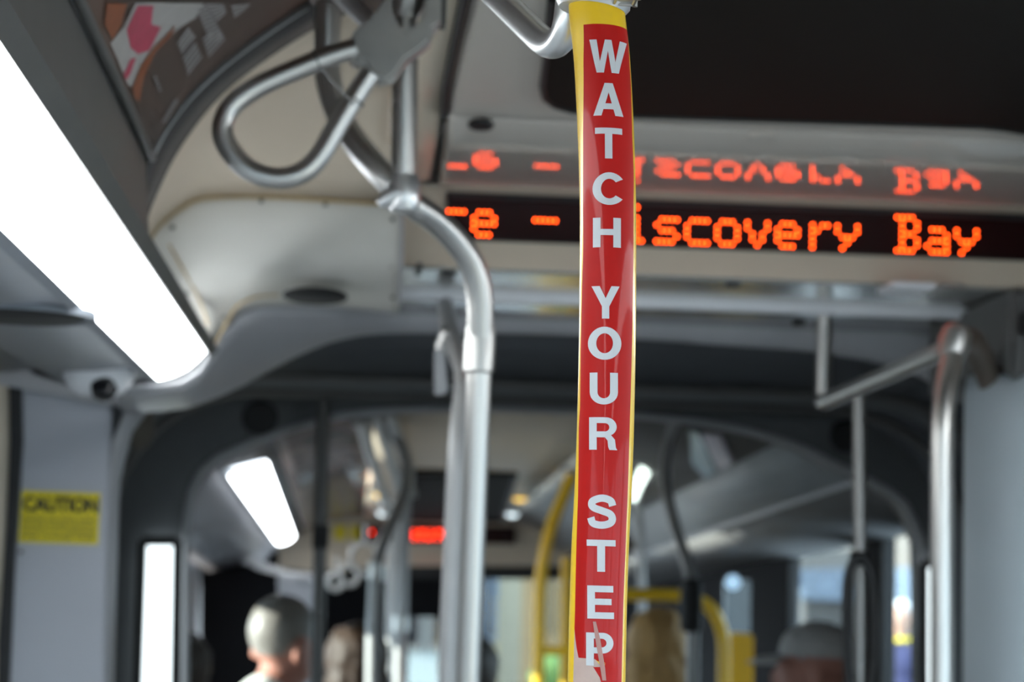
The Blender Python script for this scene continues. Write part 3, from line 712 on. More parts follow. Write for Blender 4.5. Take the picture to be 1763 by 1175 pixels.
band('scratch', [(1070,1021),(1100,1025),(1150,1033),(1175,1037)], [(1070,1026),(1100,1033),(1150,1041),(1175,1043)], 1071, 1172, .0007, mat('scratch_tape',(.42,.20,.17),.35,noise=.3,nscale=90), sk, 20, 4)
LET = [('W',1045,68,125,1013,1077),('A',1048,143,199,1021,1072),('T',1047,220,273,1024,1070),('C',1047,297,353,1020,1071),('H',1045,375,426,1021,1068),
       ('Y',1043,493,549,1019,1066),('O',1041,563,620,1013,1069),('U',1040,642,697,1016,1063),('R',1039,719,775,1015,1062),('S',1036,852,911,1012,1060),
       ('T',1035,930,985,1011,1059),('E',1034,1009,1066,1012,1056),('P',1032,1090,1147,1010,1055)]
def arc(cx_, cy_, rx, ry, a0, a1, n=14): return [(cx_+rx*math.cos(math.radians(a0+(a1-a0)*i/n)), cy_+ry*math.sin(math.radians(a0+(a1-a0)*i/n))) for i in range(n+1)]
def stroke(pts, w):
    c = catmull([Vector((x,y,0)) for x,y in pts], 6); L, Rr = [], []
    for i,p in enumerate(c):
        t = (c[min(i+1,len(c)-1)]-c[max(i-1,0)]).normalized(); n = Vector((-t.y,t.x,0)); L.append((p+n*w/2)[:2]); Rr.append((p-n*w/2)[:2])
    return [tuple(q) for q in L]+[tuple(q) for q in reversed(Rr)]
GLY = {'W':[[(0,56),(13,56),(20,19),(28,56),(40,56),(48,19),(55,56),(68,56),(54,0),(41,0),(34,37),(27,0),(14,0)]],
 'A':[[(0,0),(19,56),(33,56),(52,0),(38,0),(34.7,11),(17.3,11),(14,0)],[(20.5,21),(31.5,21),(26,40)]],
 'T':[[(0,56),(48,56),(48,45),(30.5,45),(30.5,0),(17.5,0),(17.5,45),(0,45)]],
 'H':[[(0,0),(0,56),(13,56),(13,34.5),(35,34.5),(35,56),(48,56),(48,0),(35,0),(35,23),(13,23),(13,0)]],
 'E':[[(0,0),(0,56),(44,56),(44,45),(13,45),(13,34),(41,34),(41,23.5),(13,23.5),(13,11),(45,11),(45,0)]],
 'Y':[[(0,56),(14.5,56),(25,35),(35.5,56),(50,56),(31.5,21),(31.5,0),(18.5,0),(18.5,21)]],
 'U':[[(0,56)]+arc(23.5,21,23.5,22,180,360)+[(47,56),(34,56)]+arc(23.5,21,10.5,11,360,180)+[(13,56)]],
 'O':[arc(27,28,27,29,0,360,40)[:-1], arc(27,28,13.5,17.5,0,360,32)[:-1]],
 'C':[arc(26,28,26,29,38,322,30)+arc(26,28,13,17.5,318,42,24)],
 'S':[stroke([(41.5,38),(38,46.5),(25,50.5),(11,46.5),(7.5,40.5),(11,34.5),(24,29.5),(37,24.5),(41,16.5),(37,9),(24,5.5),(10,8.5),(6,18)],12)],
 'R':[[(0,0),(0,56)]+arc(29,39.8,18,16.2,90,-62,16)+[(44,18),(45.5,4),(48,0),(34.5,0),(32.5,5),(31.5,16),(27,21.5),(13,21.5),(13,0)],[(13,46)]+arc(27,38.8,7.5,7.2,90,-90,10)+[(13,31.6)]],
 'P':[[(0,0),(0,56)]+arc(28,38.5,18,17.5,90,-90,18)+[(13,21),(13,0)],[(13,46)]+arc(26.5,38.6,7.8,7.4,90,-90,10)+[(13,31.2)]]}
def fine_text(ch):
    cu = bpy.data.curves.new('g', 'CURVE'); cu.dimensions = '2D'; cu.fill_mode = 'BOTH'
    for poly in GLY[ch]:
        sp_ = cu.splines.new('POLY'); sp_.points.add(len(poly)-1); sp_.use_cyclic_u = True
        for q,pt_ in zip(sp_.points, poly): q.co = (pt_[0], pt_[1], 0, 1)
    o = bpy.data.objects.new('g', cu); me = bpy.data.meshes.new_from_object(o); bpy.data.objects.remove(o); bpy.data.curves.remove(cu)
    bm = bmesh.new(); bm.from_mesh(me); bpy.data.meshes.remove(me)
    bmesh.ops.remove_doubles(bm, verts=bm.verts[:], dist=1e-4)
    xs = [v.co.x for v in bm.verts]; ys2 = [v.co.y for v in bm.verts]; x0,x1,y0,y1 = min(xs),max(xs),min(ys2),max(ys2)
    for k in range(1,14):
        xx = x0+(x1-x0)*k/14+.003
        bmesh.ops.bisect_plane(bm, geom=bm.verts[:]+bm.edges[:]+bm.faces[:], plane_co=(xx,0,0), plane_no=(1,0,0))
    for v in bm.verts: v.co = Vector(((v.co.x-x0)/(x1-x0), (v.co.y-y0)/(y1-y0), 0))
    return bm
for ch,_,yt,yb,xl,xr in LET:
    bm = fine_text(ch)
    for v in bm.verts:
        y = yb+(yt-yb)*v.co.y; x = xl+(xr-xl)*v.co.x
        v.co = on_pole_ang(zat(axc(y),y), ang(x,y), .0005)
    bm.normal_update()
    n = sum((f.normal.dot(Vector((0,-1,0))) for f in bm.faces))
    if n < 0: bmesh.ops.reverse_faces(bm, faces=bm.faces)
    me = bpy.data.meshes.new('letter'); bm.to_mesh(me); bm.free(); me.materials.append(letm); link_me('letter', me, letm, sk)
# steel clamp and bent steel handle at its top
gh = thing('hand_hold', 'bent bright steel handle clamped to the top of the yellow pole', 'handle', P(1000,0,YP))
hpts = fillet([P(760,-95,1.55),P(850,-5,1.46),P(935,82,1.36),P(972,60,1.335),P(985,-30,1.325)], [.03,.012,.02])
hpts = fillet([P(770,-90,1.52),P(948,84,1.36),P(975,60,1.335),P(986,-40,1.33)], [.022,.012])
tube('handle_tube', hpts, .0093, steel2, gh, 20)
cc_ = axis_at(P(1028,6,YP).z)
lathe('clamp_collar', [(RP+.001,-.0045),(RP+.0035,-.0055),(RP+.006,-.002),(RP+.006,.03),(RP+.001,.03)], cc_+Vector((-.002,0,.001)), (.12,0,1), steel2, gh, 32)
box('clamp_screw_lug', P(1060,-30,1.27), P(1092,6,1.285), steel, gh, .002)
# 2. hanging stirrup with casting on the near bent rail
YQ = 2.36
RS = .0150
gr = thing('grab_rail', 'long bent steel grab rail with an upright, left of the yellow pole', 'rail', P(785,1175,2.52))
tube('upright', [P(697,-40,YQ-.02), P(697,100,YQ-.02), P(695,345,YQ)], .0142, steel, gr, 20)
rp = fillet([P(566,-10,2.40),P(560,185,2.41),P(690,340,YQ),P(765,388,2.42),P(826,468,2.46),P(828,600,2.48)], [.14,.06,.09,.09], 10)
tube('rail', rp, RS, steel, gr, 20)
lathe('tee_fitting', [(.0140,-.020),(.0167,-.016),(.018,0),(.0167,.014),(.0146,.020)], P(696,333,YQ-.004), (0,.0,1), steel2, gr, 20)
lathe('tee_boss', [(.005,-.018),(.010,-.009),(.011,.009)], P(676,337,YQ-.01), (1,0,.6), steel2, gr, 14)
tube('lower_pole', [P(827,600,2.48),P(806,1175,2.52),P(800,1400,2.54),P(798,2900,2.54)], .0142, steel, gr, 20)
lathe('coupler', [(.0145,-.029),(.0174,-.027),(.0179,.0),(.0174,.025),(.0145,.027)], P(826,600,2.48), (.02,0,1), cast, gr, 24)
# stirrup
sh = thing('hanging_handle', 'steel loop handle with cast clamp hanging on the upright', 'handle', P(640,80,2.26))
YL = 2.26
lp_px = [(613,84),(575,95),(505,122),(440,152),(398,184),(383,222),(395,258),(428,292),(472,307),(515,300),(548,272),(580,218),(612,165),(637,127)]
tube('loop', catmull(pxs(lp_px,YL),8), .0113, steel, sh, 20)
cpx = [(596,78),(610,52),(640,28),(668,-10),(672,-30),(676,20),(687,43),(700,52),(716,45),(729,25),(736,-10),(760,-12),(760,40),(748,48),(742,70),(715,92),(700,102),(682,128),(664,142),(640,132),(628,112),(612,112),(600,96)]
plate('casting', pxs(cpx,YL-.006), (0,.034,0), cast, sh, .004, smooth=True)
lathe('clamp_ring', [(.0149,-.018),(.0198,-.020),(.0212,-.009),(.0212,.018),(.0149,.018)], P(700,-4,YQ-.02), (.1,-.25,1), cast, sh, 28)
box('clamp_block', P(738,-10,2.31), P(762,46,2.33), coved, sh, .003)
for a,b,c,d in ((545,105,7,-3),(610,173,7,5)):
    q = P(a,b,YL); dr = (P(a+10,b-4,YL)-q) if a < 600 else (P(a+8,b-12,YL)-q)
    lathe('crimp_band', [(.0115,-.001),(.0119,-.0008),(.0119,.0008),(.0115,.001)], q, dr, coved, sh, 20)
tube('wire', [P(552,117,YL-.012),P(575,143,YL-.012),P(594,163,YL-.012),P(612,180,YL-.013)], .0013, steel2, sh, 6)
tube('upper_arm', [P(560,-40,2.32),P(610,12,2.32),P(650,50,2.31)], .0113, steel2, sh, 16)
# 3. pole just behind the bent rail
p3 = thing('pole', 'grey pole standing directly behind the coupled steel rail', 'pole', P(775,1175,3.1))
tube('tube', fillet([P(758,470,3.72),P(772,560,3.45),P(801,650,3.2),P(788,760,3.15),P(770,1175,3.15),P(764,2400,3.15)], [.06,.05,.05,.1],8), .0145, greyst, p3, 16)
lathe('bracket', [(.012,-.02),(.018,-.016),(.018,.016),(.012,.02)], P(772,585,3.4), (.3,-.6,1), cast, p3, 16)
plate('strap_end', pxs([(748,600),(766,600),(772,676),(748,682)],3.5), (0,.012,0), portal, p3, .003)
# 4. dark poles at the gangway, left and right
p4 = thing('pole', 'thin dark pole at the left of the gangway before the bald man', 'pole', P(546,1175,5.15))
tube('tube', [P(557,655,5.15),P(546,1175,5.15),P(530,2300,5.15)], .0158, mat('dark_pole',(.13,.125,.12),.4,.6,noise=.1), p4, 14)
tube('grip_sleeve', [P(553,905,5.15),P(551,945,5.15)], .0195, black, p4, 14)
gr2 = thing('grab_rail', 'bent steel rail at the right ending in a tall pole by the grey post', 'rail', P(1622,1175,3.05))
tube('crossbar', fillet([P(1421,512,3.72),P(1416,694,3.72),P(1628,603,3.12)], .016,8), .0138, steel, gr2, 16)
tube('tall_pole', fillet([P(1648,575,3.1),P(1638,620,3.08),P(1622,700,3.05),P(1622,1175,3.05),P(1622,2300,3.05)], [.03,.05,.05]), .0165, steel, gr2, 18)
lathe('elbow_fitting', [(.013,-.03),(.021,-.024),(.024,0),(.021,.02),(.012,.028)], P(1642,592,3.09), (.3,0,1), cast, gr2, 20)
tube('wall_arm', catmull([P(1645,585,3.1),P(1672,588,3.2),P(1690,620,3.3),P(1705,660,3.36)],5), .019, mat('brown_arm',(.15,.115,.09),.5,.4,noise=.1), gr2, 14)
gr3 = thing('pole', 'slim grey pole below the right crossbar with a black loop strap', 'pole', P(1480,1175,3.56))
tube('tube', [P(1478,672,3.56),P(1481,970,3.56),P(1480,1175,3.56),P(1478,2300,3.56)], .0107, mat('dull_steel',(.30,.29,.28),.4,.8,noise=.08), gr3, 14)
tube('loop_strap', catmull([P(*p,3.54) for p in ((1481,958),(1462,985),(1457,1040),(1459,1120),(1464,1180),(1481,1220),(1500,1180),(1507,1120),(1506,1040),(1499,985))],6,True), .008, black, gr3, 10, True)
lathe('strap_clip', [(.013,-.012),(.017,-.008),(.017,.008),(.013,.012)], P(1480,962,3.56), (0,0,1), black, gr3, 14)
# 5. rails and poles of the front section
def simple_pole(label, pts, r, m, cat='pole', name='pole', fit=None, grp=None):
    t = thing(name, label, cat, pts[-1], grp); tube('tube', catmull(pts,6), r, m, t, 12)
    if fit: lathe('coupler', [(r,-.03),(r*1.3,-.026),(r*1.3,.026),(r,.03)], fit, (0,0,1), cast, t, 14)
    return t
simple_pole('curved grey pole left of the red sign, bowing out at mid height', [P(652,708,7.2),P(688,770,7.0),P(700,815,6.8),P(690,870,6.6),P(662,930,6.4),P(648,985,6.3),P(643,1060,6.3),P(640,1175,6.3),P(634,1900,6.3)], .0185, greyst, fit=P(648,985,6.3))
simple_pole('straight pale pole left of the red sign', [P(700,835,7.4),P(696,900,7.4),P(692,1050,7.4),P(688,1175,7.4),P(680,1800,7.4)], .021, greyst, fit=P(690,1075,7.4))
simple_pole('thin pale pole between the curved pole and the pale pole', [P(678,905,8.4),P(674,1040,8.4),P(672,1175,8.4),P(668,1700,8.4)], .02, greyst)
for lab, pts in (('innermost ceiling rail in the front section, nearest the hatch', [(672,712,6.4),(702,800,8.2),(706,850,9.6)]),('middle ceiling rail of the three in the front section', [(648,716,6.4),(672,790,8.0),(690,850,9.6)]),('outermost ceiling rail of the three in the front section', [(622,725,6.4),(640,790,7.8),(668,880,10)])):
    t = thing('ceiling_rail', lab, 'rail', P(*pts[0])); tube('tube', catmull([P(*p) for p in pts],5), .02, greyst, t, 10)
    for i in (0,-1): lathe('end_bracket', [(.02,-.02),(.03,-.015),(.03,.015),(.02,.02)], P(*pts[i]), (0,0,1), cast, t, 12)
simple_pole('curved grey pole right of the red sticker pole before the yellow frame', [P(1165,716,6.6),P(1150,770,6.6),P(1146,830,6.5),P(1162,905,6.3),P(1188,990,6.12),P(1193,1060,6.1),P(1192,1175,6.1),P(1190,1900,6.1)], .018, greyst)
rb = bpy.data.objects
for lab, x,y,r_ in (('upper pale loop handle hanging at the far left of the sign', 628,962,27),('middle pale loop handle hanging at the far left of the sign',602,990,18),('lowest pale loop handle hanging before the driver area',578,1002,14)):
    t = thing('loop_handle', lab, 'handle', P(x,y,9.5), 'far loop handles')
    tube('loop', [P(x+r_*math.cos(a)*.9, y+r_*math.sin(a), 9.5) for a in [2*math.pi*i/20 for i in range(20)]], .011, greyst, t, 8, True)
    tube('hanger', [P(x,y-r_,9.5), P(x+3,y-r_-30,9.5)], .008, greyst, t, 8)
yp2 = thing('yellow_rail', 'curved yellow rail behind the sticker pole at its left', 'rail', P(930,1175,9))
tube('tube', catmull([P(985,818,9),P(968,860,9),P(950,905,9),P(936,960,9),P(930,1020,9),P(927,1175,9),P(924,1600,9)],6), .026, yell2, yp2, 12)
tube('crossbar', [P(927,1120,9),P(985,1122,9)], .02, yell2, yp2, 10)
tube('second_upright', [P(976,960,9.1),P(974,1175,9.1),P(972,1600,9.1)], .026, yell2, yp2, 10)
yf = thing('yellow_barrier', 'yellow tubular barrier with a rounded corner right of the sticker pole', 'barrier', P(1250,1175,7.3))
tube('tube', fillet([P(1060,1024,7.3),P(1205,1026,7.3),P(1247,1078,7.3),P(1246,1175,7.3),P(1244,1900,7.3)],[.1,.1,.1]), .0215, yell2, yf, 14)
plate('end_board', pxs([(1256,1090),(1298,1092),(1297,1800),(1254,1800)],7.4), (0,.05,0), yell2, yf, .008)
lathe('grip', [(.02,-.08),(.03,-.07),(.032,0),(.03,.06),(.02,.07)], P(1190,1040,6.09), (0,0,1), black, yf, 14)
gl = thing('glass_screen', 'small glass screen right of the yellow frame', 'screen', P(1270,1100,8.6))
plate('pane', pxs([(1248,995),(1292,1000),(1292,1720),(1246,1720)],8.6), (0,.012,0), mat('blue_glass',(.10,.14,.17),.1,noise=.4,nscale=8), gl)
disc('lamp', P(1262,1003,8.55), .03, (0,1,0), mat('lamp_blue',(.5,.7,.9),.3,emit=(.45,.7,.95),es=.6,noise=.01), gl)
# =================================================================== SEATS AND PEOPLE
def capsule(bm, a, b, ra, rb_, seg=12, n=6):
    a, b = Vector(a), Vector(b); pts, rs = [], []
    d = (b-a).normalized()
    for i in range(4): t = math.pi/2*i/3.9; pts.append(a-d*ra*math.cos(t)); rs.append(max(.002, ra*math.sin(t)))
    for i in range(n+1): t = i/n; pts.append(a.lerp(b,t)); rs.append(ra+(rb_-ra)*t)
    for i in range(3,-1,-1): t = math.pi/2*i/3.9; pts.append(b+d*rb_*math.cos(t)); rs.append(max(.002, rb_*math.sin(t)))
    sweep(bm, pts, rs, seg)
def ell(bm, c, r, rot=None):
    s = bmesh.ops.create_icosphere(bm, subdivisions=3, radius=1)
    for v in s['verts']:
        q = Vector((v.co.x*r[0], v.co.y*r[1], v.co.z*r[2]))
        v.co = Vector(c)+((rot @ q) if rot else q)
def remesh(bm, vox, smooth=3):
    me = bpy.data.meshes.new('tmp'); bm.to_mesh(me); bm.free(); o = bpy.data.objects.new('tmp', me); C.objects.link(o)
    r = o.modifiers.new('r','REMESH'); r.mode = 'VOXEL'; r.voxel_size = vox
    s = o.modifiers.new('s','SMOOTH'); s.iterations = smooth; s.factor = .5
    dg = bpy.context.evaluated_depsgraph_get(); out = bpy.data.meshes.new_from_object(o.evaluated_get(dg)); bpy.data.objects.remove(o)
    for p in out.polygons: p.use_smooth = True
    return out
# figure faces -Y? it faces +Y (bus forward); origin on the seat top under the hips; head centre at z=.76
SH = .50; HEADZ = .755
def arm_pts(s): return Vector((s*.185,0,SH+.02)), Vector((s*.235,.10,SH-.25)), Vector((s*.12,.33,SH-.33))
def body_mesh(stand=False):
    bm = bmesh.new()
    ell(bm, (0,0,.02), (.165,.13,.14)); ell(bm, (0,-.01,.22), (.145,.105,.19)); ell(bm, (0,-.01,.40), (.165,.11,.15))
    capsule(bm, (-.12,-.01,SH), (.12,-.01,SH), .075, .075); capsule(bm, (0,-.01,SH), (0,.02,HEADZ-.08), .060, .055)
    # head: cranium, face, jaw, nose, ears, brow
    ell(bm, (0,-.012,HEADZ+.025), (.074,.096,.092)); ell(bm, (0,.028,HEADZ-.035), (.060,.068,.082)); ell(bm, (0,.05,HEADZ-.095), (.036,.040,.030))
    ell(bm, (0,.102,HEADZ-.03), (.012,.018,.024)); ell(bm, (0,.108,HEADZ-.045), (.016,.014,.011)); ell(bm, (0,.083,HEADZ+.012), (.052,.016,.010)); ell(bm, (0,.088,HEADZ-.078), (.024,.012,.008)); ell(bm, (0,.088,HEADZ-.092), (.021,.011,.008))
    for s in (-1,1):
        ell(bm, (s*.028,.081,HEADZ-.008), (.013,.010,.009)); ell(bm, (s*.078,-.012,HEADZ-.022), (.010,.021,.032))
        a,b,c = arm_pts(s)
        if stand: b = Vector((s*.23,.0,SH-.28)); c = Vector((s*.235,.06,SH-.53))
        capsule(bm, a, b, .052, .042); capsule(bm, b, c, .042, .028)
        d = (c-b).normalized(); side = Vector((-s,0,0)) if not stand else Vector((0,1,0)); side = (side-side.dot(d)*d).normalized(); up = d.cross(side)
        pc = c+d*.05; capsule(bm, c, c+d*.085-side*.012, .027, .030); capsule(bm, c+d*.02+side*.012, c+d*.085+side*.014, .024,.026)
        for k, L in enumerate((.062,.072,.068,.052)):
            o0 = c+d*.092+side*(.030-.020*k); k1 = o0+d*L*.55-up*.006*s; k2 = k1+d*L*.45-up*.02*s
            capsule(bm, o0, k1, .0095, .009, 8, 3); capsule(bm, k1, k2, .009, .0078, 8, 3)
        th = c+d*.03+side*.034; capsule(bm, th, th+d*.035+side*.026, .012, .0105, 8, 3); capsule(bm, th+d*.035+side*.026, th+d*.062+side*.028, .0105, .009, 8, 3)
        if not stand:
            kn = Vector((s*.13,.43,.01)); an = Vector((s*.13,.42,-.40))
        else:
            kn = Vector((s*.095,.01,-.43)); an = Vector((s*.10,-.02,-.84))
        capsule(bm, (s*.095,.03,.0), kn, .085, .060); capsule(bm, kn, an, .058, .038); capsule(bm, an+Vector((0,-.02,-.02)), an+Vector((0,.15,-.035)), .038, .03)
    return remesh(bm, .011)
def shirt_mesh(stand=False):
    bm = bmesh.new()
    ell(bm, (0,0,.04), (.178,.145,.13)); ell(bm, (0,-.01,.22), (.162,.122,.20)); ell(bm, (0,-.01,.40), (.182,.128,.155)); ell(bm, (0,-.03,SH+.055), (.125,.085,.065))
    capsule(bm, (-.125,-.01,SH), (.125,-.01,SH), .088, .088); capsule(bm, (0,-.01,SH), (0,-.002,SH+.105), .085, .070)
    for s in (-1,1):
        a,b,c = arm_pts(s)
        if stand: b = Vector((s*.23,.0,SH-.28)); c = Vector((s*.235,.06,SH-.53))
        capsule(bm, a, b, .068, .056); capsule(bm, b, b.lerp(c,.9), .056, .042)
    return remesh(bm, .014)
def trouser_mesh(stand=False):
    bm = bmesh.new(); ell(bm, (0,.0,.01), (.178,.142,.14))
    for s in (-1,1):
        kn, an = (Vector((s*.13,.43,.01)), Vector((s*.13,.42,-.36))) if not stand else (Vector((s*.095,.01,-.43)), Vector((s*.10,-.02,-.78)))
        capsule(bm, (s*.095,.03,.0), kn, .096, .072); capsule(bm, kn, an, .070, .056)
    return remesh(bm, .015)
def hair_mesh(style):
    bm = bmesh.new()
    if style == 'short':
        ell(bm, (0,-.022,HEADZ+.038), (.080,.098,.090))
    elif style == 'crop':
        ell(bm, (0,-.020,HEADZ+.028), (.0765,.0945,.0915))
    elif style == 'full':
        ell(bm, (0,-.028,HEADZ+.035), (.098,.110,.102)); ell(bm, (0,-.055,HEADZ-.045), (.096,.078,.09))
    elif style == 'long':
        ell(bm, (0,-.028,HEADZ+.035), (.094,.108,.10)); ell(bm, (0,-.06,HEADZ-.06), (.098,.07,.12)); ell(bm, (0,-.07,HEADZ-.17), (.09,.055,.10))
    elif style == 'beanie':
        ell(bm, (0,-.012,HEADZ+.045), (.092,.112,.098)); capsule(bm, (-.001,-.012,HEADZ+.005), (.001,-.012,HEADZ+.01), .088,.088)
    elif style == 'cap':
        ell(bm, (0,-.010,HEADZ+.045), (.084,.106,.082))
    # cut away the face side so the face stays clear
    me = remesh(bm, .012, 2); bm = bmesh.new(); bm.from_mesh(me); bpy.data.meshes.remove(me)
    from mathutils import noise as _nz
    amp = {'crop':.0015,'short':.004,'beanie':.003,'cap':0}.get(style,.010)
    for v in bm.verts: v.co += v.normal*amp*(_nz.noise(Vector((v.co.x*55,v.co.y*55,v.co.z*9)))+.6*_nz.noise(v.co*28))
    kill = [v for v in bm.verts if (v.co.y > .045 and v.co.z < HEADZ+.055 and style != 'cap') or (style == 'cap' and v.co.z < HEADZ+.02) or (style == 'beanie' and v.co.z < HEADZ-.03)]
    bmesh.ops.delete(bm, geom=kill, context='VERTS'); me = bpy.data.meshes.new('hair'); bm.to_mesh(me); bm.free()
    for p in me.polygons: p.use_smooth = True
    return me
BODY, SHIRT, TROU = body_mesh(), shirt_mesh(), trouser_mesh(); SBODY, SSHIRT, STROU = body_mesh(True), shirt_mesh(True), trouser_mesh(True)
def put(name, me, m, par):
    me.materials.clear() if False else None
    if not me.materials: me.materials.append(m)
    o = bpy.data.objects.new(name, me); C.objects.link(o); o.parent = par
    o.material_slots[0].link = 'OBJECT'; o.material_slots[0].material = m; return o
skin1 = mat('skin_ruddy', (.42,.19,.14), .5, noise=.12, nscale=30); skin2 = mat('skin_fair', (.50,.30,.22), .5, noise=.1, nscale=30)
def person(label, hx, hy, Y, face, hair=None, hcol=None, shirt=(.1,.1,.1), skin=skin1, stand=False, tilt=0, scale=1.0, group=None):
    """head centre at pixel hx,hy and depth Y; face = heading in degrees clockwise from bus-forward"""
    h = P(hx,hy,Y); a = -math.radians(face)
    root = thing('person', label, 'person', (0,0,0), group)
    R = Matrix.Rotation(a,4,'Z'); Tl = Matrix.Rotation(-math.radians(tilt),4,'X')
    off = (R @ Tl @ Vector((0,0,HEADZ+.02)))*scale
    root.location = h-off; root.rotation_euler = (R @ Tl).to_euler(); root.scale = (scale,)*3
    put('body', SBODY if stand else BODY, skin, root)
    put('top', SSHIRT if stand else SHIRT, mat('cloth_%.2f_%.2f_%.2f' % shirt, shirt, .8, noise=.15, nscale=40, bump=.2, bscale=60), root)
    put('trousers', STROU if stand else TROU, mat('trouser_cloth', (.03,.035,.05), .85, noise=.2, nscale=50), root)
    if hair:
        nm = {'beanie':'knitted_cap','cap':'cap'}.get(hair,'hair')
        ho = put(nm, hair_mesh(hair), mat('hair_%.2f_%.2f' % hcol[:2], hcol, .42 if hair == 'crop' else .6, noise=.5, nscale=70, stretch=(3,3,.6)), root)
        if hair == 'cap':
            bm = bmesh.new(); n = 9; pr = []
            for i in range(n+1):
                t = math.pi*(.12+.76*i/n); pr.append((math.cos(t)*.078, math.sin(t)))
            top = [[bm.verts.new((x, .06+.045*s_+f*.075*s_, HEADZ+.028-f*.022*f)) for x,s_ in pr] for f in (0,.5,1)]
            for A,B in zip(top,top[1:]):
                for i in range(n): bm.faces.new((A[i],A[i+1],B[i+1],B[i]))
            bo = link('brim', bm, ho.material_slots[0].material, None, True, solid=.005); bo.parent = ho
    return root
def seat(x, Y, z, rot, label, col=None):
    t = thing('bus_seat', label, 'seat', (x,Y,0), 'bus seats under the passengers'); t.rotation_euler = (0,0,rot)
    def bb(nm, lo, hi, m, bv=.015):
        o = box(nm, lo, hi, m, None, bv); o.parent = t; return o
    bb('cushion', (-.22,-.20,z-.09), (.22,.25,z), seatm, .02); bb('backrest', (-.22,-.27,z-.05), (.22,-.20,z+.52), seatm, .03)
    for s in (-1,1): bb('leg', (s*.17-.02,-.15,0), (s*.17+.02,.15,z-.085), greyst, .006)
    for s in (-1,1):
        o = tube('grip_bar', [Vector((s*.16,-.24,z+.48)), Vector((s*.16,-.245,z+.545)), Vector((s*.08,-.245,z+.56))], .010, yell2, None, 8); o.parent = t
    return t
PE = [dict(label='bald man with grey fringe in a white shirt, seen from behind', hx=494, hy=1098, Y=6.0, face=44, scale=1.1, hair='crop', hcol=(.24,.22,.20), shirt=(.75,.76,.72), tilt=24),
      dict(label='dark-haired passenger low at the left beside the bright pane', hx=314, hy=1150, Y=6.75, face=5, hair='full', hcol=(.012,.011,.010), shirt=(.05,.05,.06), scale=.95),
      dict(label='brown-haired passenger behind the thin dark pole', hx=612, hy=1138, Y=6.6, face=-8, hair='full', hcol=(.034,.016,.007), shirt=(.04,.045,.06), skin=skin2),
      dict(label='passenger in a dark grey knitted cap behind the steel rail', hx=806, hy=1160, Y=7.2, face=2, scale=1.12, hair='beanie', hcol=(.045,.040,.036), shirt=(.03,.03,.032)),
      dict(label='blonde long-haired passenger right of the sticker pole', hx=1132, hy=1112, Y=6.5, face=6, hair='long', hcol=(.55,.33,.12), shirt=(.08,.03,.03), skin=skin2),
      dict(label='passenger in a pale grey peaked cap by the right window', hx=1402, hy=1138, Y=5.76, face=-78, hair='cap', hcol=(.42,.41,.40), shirt=(.12,.13,.10), tilt=-2)]
for k_ in PE:
    r = person(**k_)
    q = r.location; zs = max(.3, q.z-.115)
    s = seat(q.x, q.y, zs, -math.radians(k_['face']), 'dark blue bus seat under the '+{0:'bald man',1:'dark-haired passenger',2:'brown-haired passenger',3:'passenger in the knitted cap',4:'blonde passenger',5:'passenger in the peaked cap'}[PE.index(k_)])
sp2 = person('person in a navy jacket with pale hair outside the right window', 1552, 1058, 16.0, -150, 'short', (.75,.75,.74), (.025,.03,.09), skin2, True)
o = tube('yellow_scarf', [Vector((math.cos(a)*.085, -.005+math.sin(a)*.075, SH+.085)) for a in [2*math.pi*i/16 for i in range(16)]], .02, mat('scarf_yellow',(.75,.60,.03),.8,noise=.2), None, 8, True); o.parent = sp2
# =================================================================== OUTSIDE
GZ = sp2.location.z-.90
box('ground', (-40,-30,GZ-.2), (40,70,GZ), mat('asphalt',(.16,.16,.165),.9,noise=.2,nscale=20), kind='structure')
def building(label, lo, hi, m, side, nwin, trimcol, win=(.5,.9)):
    t = thing('building', label, 'building', ((lo[0]+hi[0])/2,(lo[1]+hi[1])/2,lo[2]))
    box('walls', lo, hi, m, t, .02)
    box('roof', (lo[0]-.15,lo[1]-.15,hi[2]), (hi[0]+.15,hi[1]+.15,hi[2]+.25), trimcol, t, .02)
    for i in range(nwin):
        for lev in range(max(1,int((hi[2]-lo[2])//3))):
            z0 = lo[2]+1.0+lev*3
            if side == 'back':
                x = lo[0]+(hi[0]-lo[0])*(i+.5)/nwin; w_ = box('window', (x-win[0],lo[1]-.06,z0), (x+win[0],lo[1]+.05,z0+win[1]*2), trimcol, t); box('pane', (x-win[0]+.08,lo[1]-.08,z0+.08), (x+win[0]-.08,lo[1]-.05,z0+win[1]*2-.08), smoke, w_)
            else:
                y = lo[1]+(hi[1]-lo[1])*(i+.5)/nwin; w_ = box('window', (lo[0]-.06,y-win[0],z0), (lo[0]+.05,y+win[0],z0+win[1]*2), trimcol, t); box('pane', (lo[0]-.08,y-win[0]+.08,z0+.08), (lo[0]-.05,y+win[0]-.08,z0+win[1]*2-.08), smoke, w_)
    return t
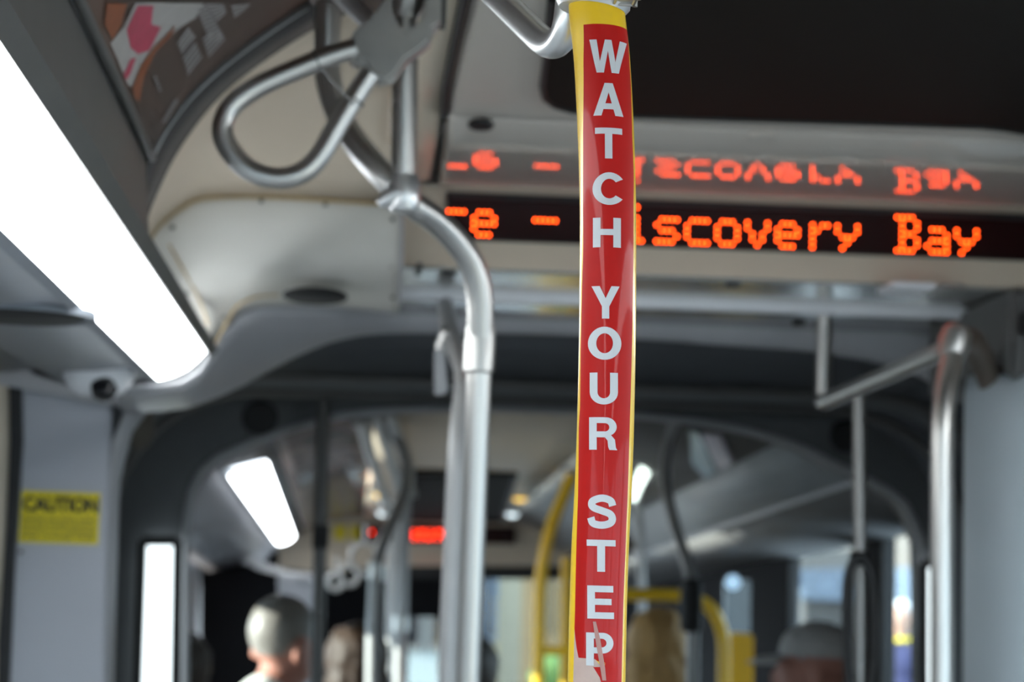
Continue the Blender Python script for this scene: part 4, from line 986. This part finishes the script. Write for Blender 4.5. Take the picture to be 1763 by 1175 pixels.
cream = mat('cream_render',(.30,.27,.20),.8,noise=.06,nscale=3); tan = mat('tan_render',(.22,.16,.085),.8,noise=.08,nscale=3); whiter = mat('white_render',(.30,.33,.32),.8,noise=.05); brown = mat('brown_brick',(.05,.046,.042),.8,noise=.15,nscale=12); bluem = mat('blue_fascia',(.10,.14,.20),.6,noise=.06); palew = mat('pale_wall',(.13,.12,.11),.8,noise=.06)
bA_ = P(835,1000,30); bB_ = P(900,1000,30); bC_ = P(930,1000,30)
building('cream building ahead of the windscreen', (bA_.x-.4,30,GZ), (bB_.x,34,GZ+3.35), cream, 'back', 1, bluem, (.12,.5))
building('tan building ahead, right of the cream one', (bB_.x+.1,36,GZ), (bC_.x+1.3,40,GZ+3.9), tan, 'back', 1, cream, (.08,.5))
building('white building ahead at the left of the windscreen', (P(690,1000,26).x,26,GZ), (P(782,1000,26).x,30,GZ+2.35), whiter, 'back', 2, palew, (.14,.45))
bR = building('low building with blue fascia band outside the right windows', (7.4,24,GZ), (10,44,GZ+2.9), brown, 'side', 0, palew, (.5,.5))
box('fascia_band', (7.32,24,EYE+-.20), (7.42,44,EYE+.28), bluem, bR); box('upper_wall', (7.34,24,EYE+.28), (7.42,44,EYE+1.2), palew, bR)
def tree(label, x, y, z, s, col):
    t = thing('tree', label, 'tree', (x,y,z)); tube('trunk', [Vector((x,y,z)),Vector((x+.05,y,z+1.2*s)),Vector((x,y,z+1.9*s))], [.12*s,.10*s,.07*s], mat('bark',(.10,.07,.05),.9,noise=.3), t, 10)
    bm = bmesh.new()
    for i in range(9):
        a = i*2.4; c = Vector((x+math.cos(a)*.5*s*(i%3)/2, y+math.sin(a)*.5*s*(i%3)/2, z+(1.6+.22*i)*s)); bmesh.ops.create_icosphere(bm, subdivisions=2, radius=.55*s, matrix=Matrix.Translation(c))
    for v in bm.verts: v.co += Vector((random.uniform(-.08,.08),random.uniform(-.08,.08),random.uniform(-.08,.08)))*s
    link('crown', bm, col, t)
tree('bright green young tree seen through the front door glass', P(956,1130,18).x, 18, GZ, .34, mat('leaf_green',(.05,.11,.015),.7,noise=.4,nscale=8))
tree('dark green tree ahead beyond the front door', P(972,1000,42).x, 42, GZ, .8, mat('leaf_dark',(.025,.05,.02),.7,noise=.4,nscale=8))
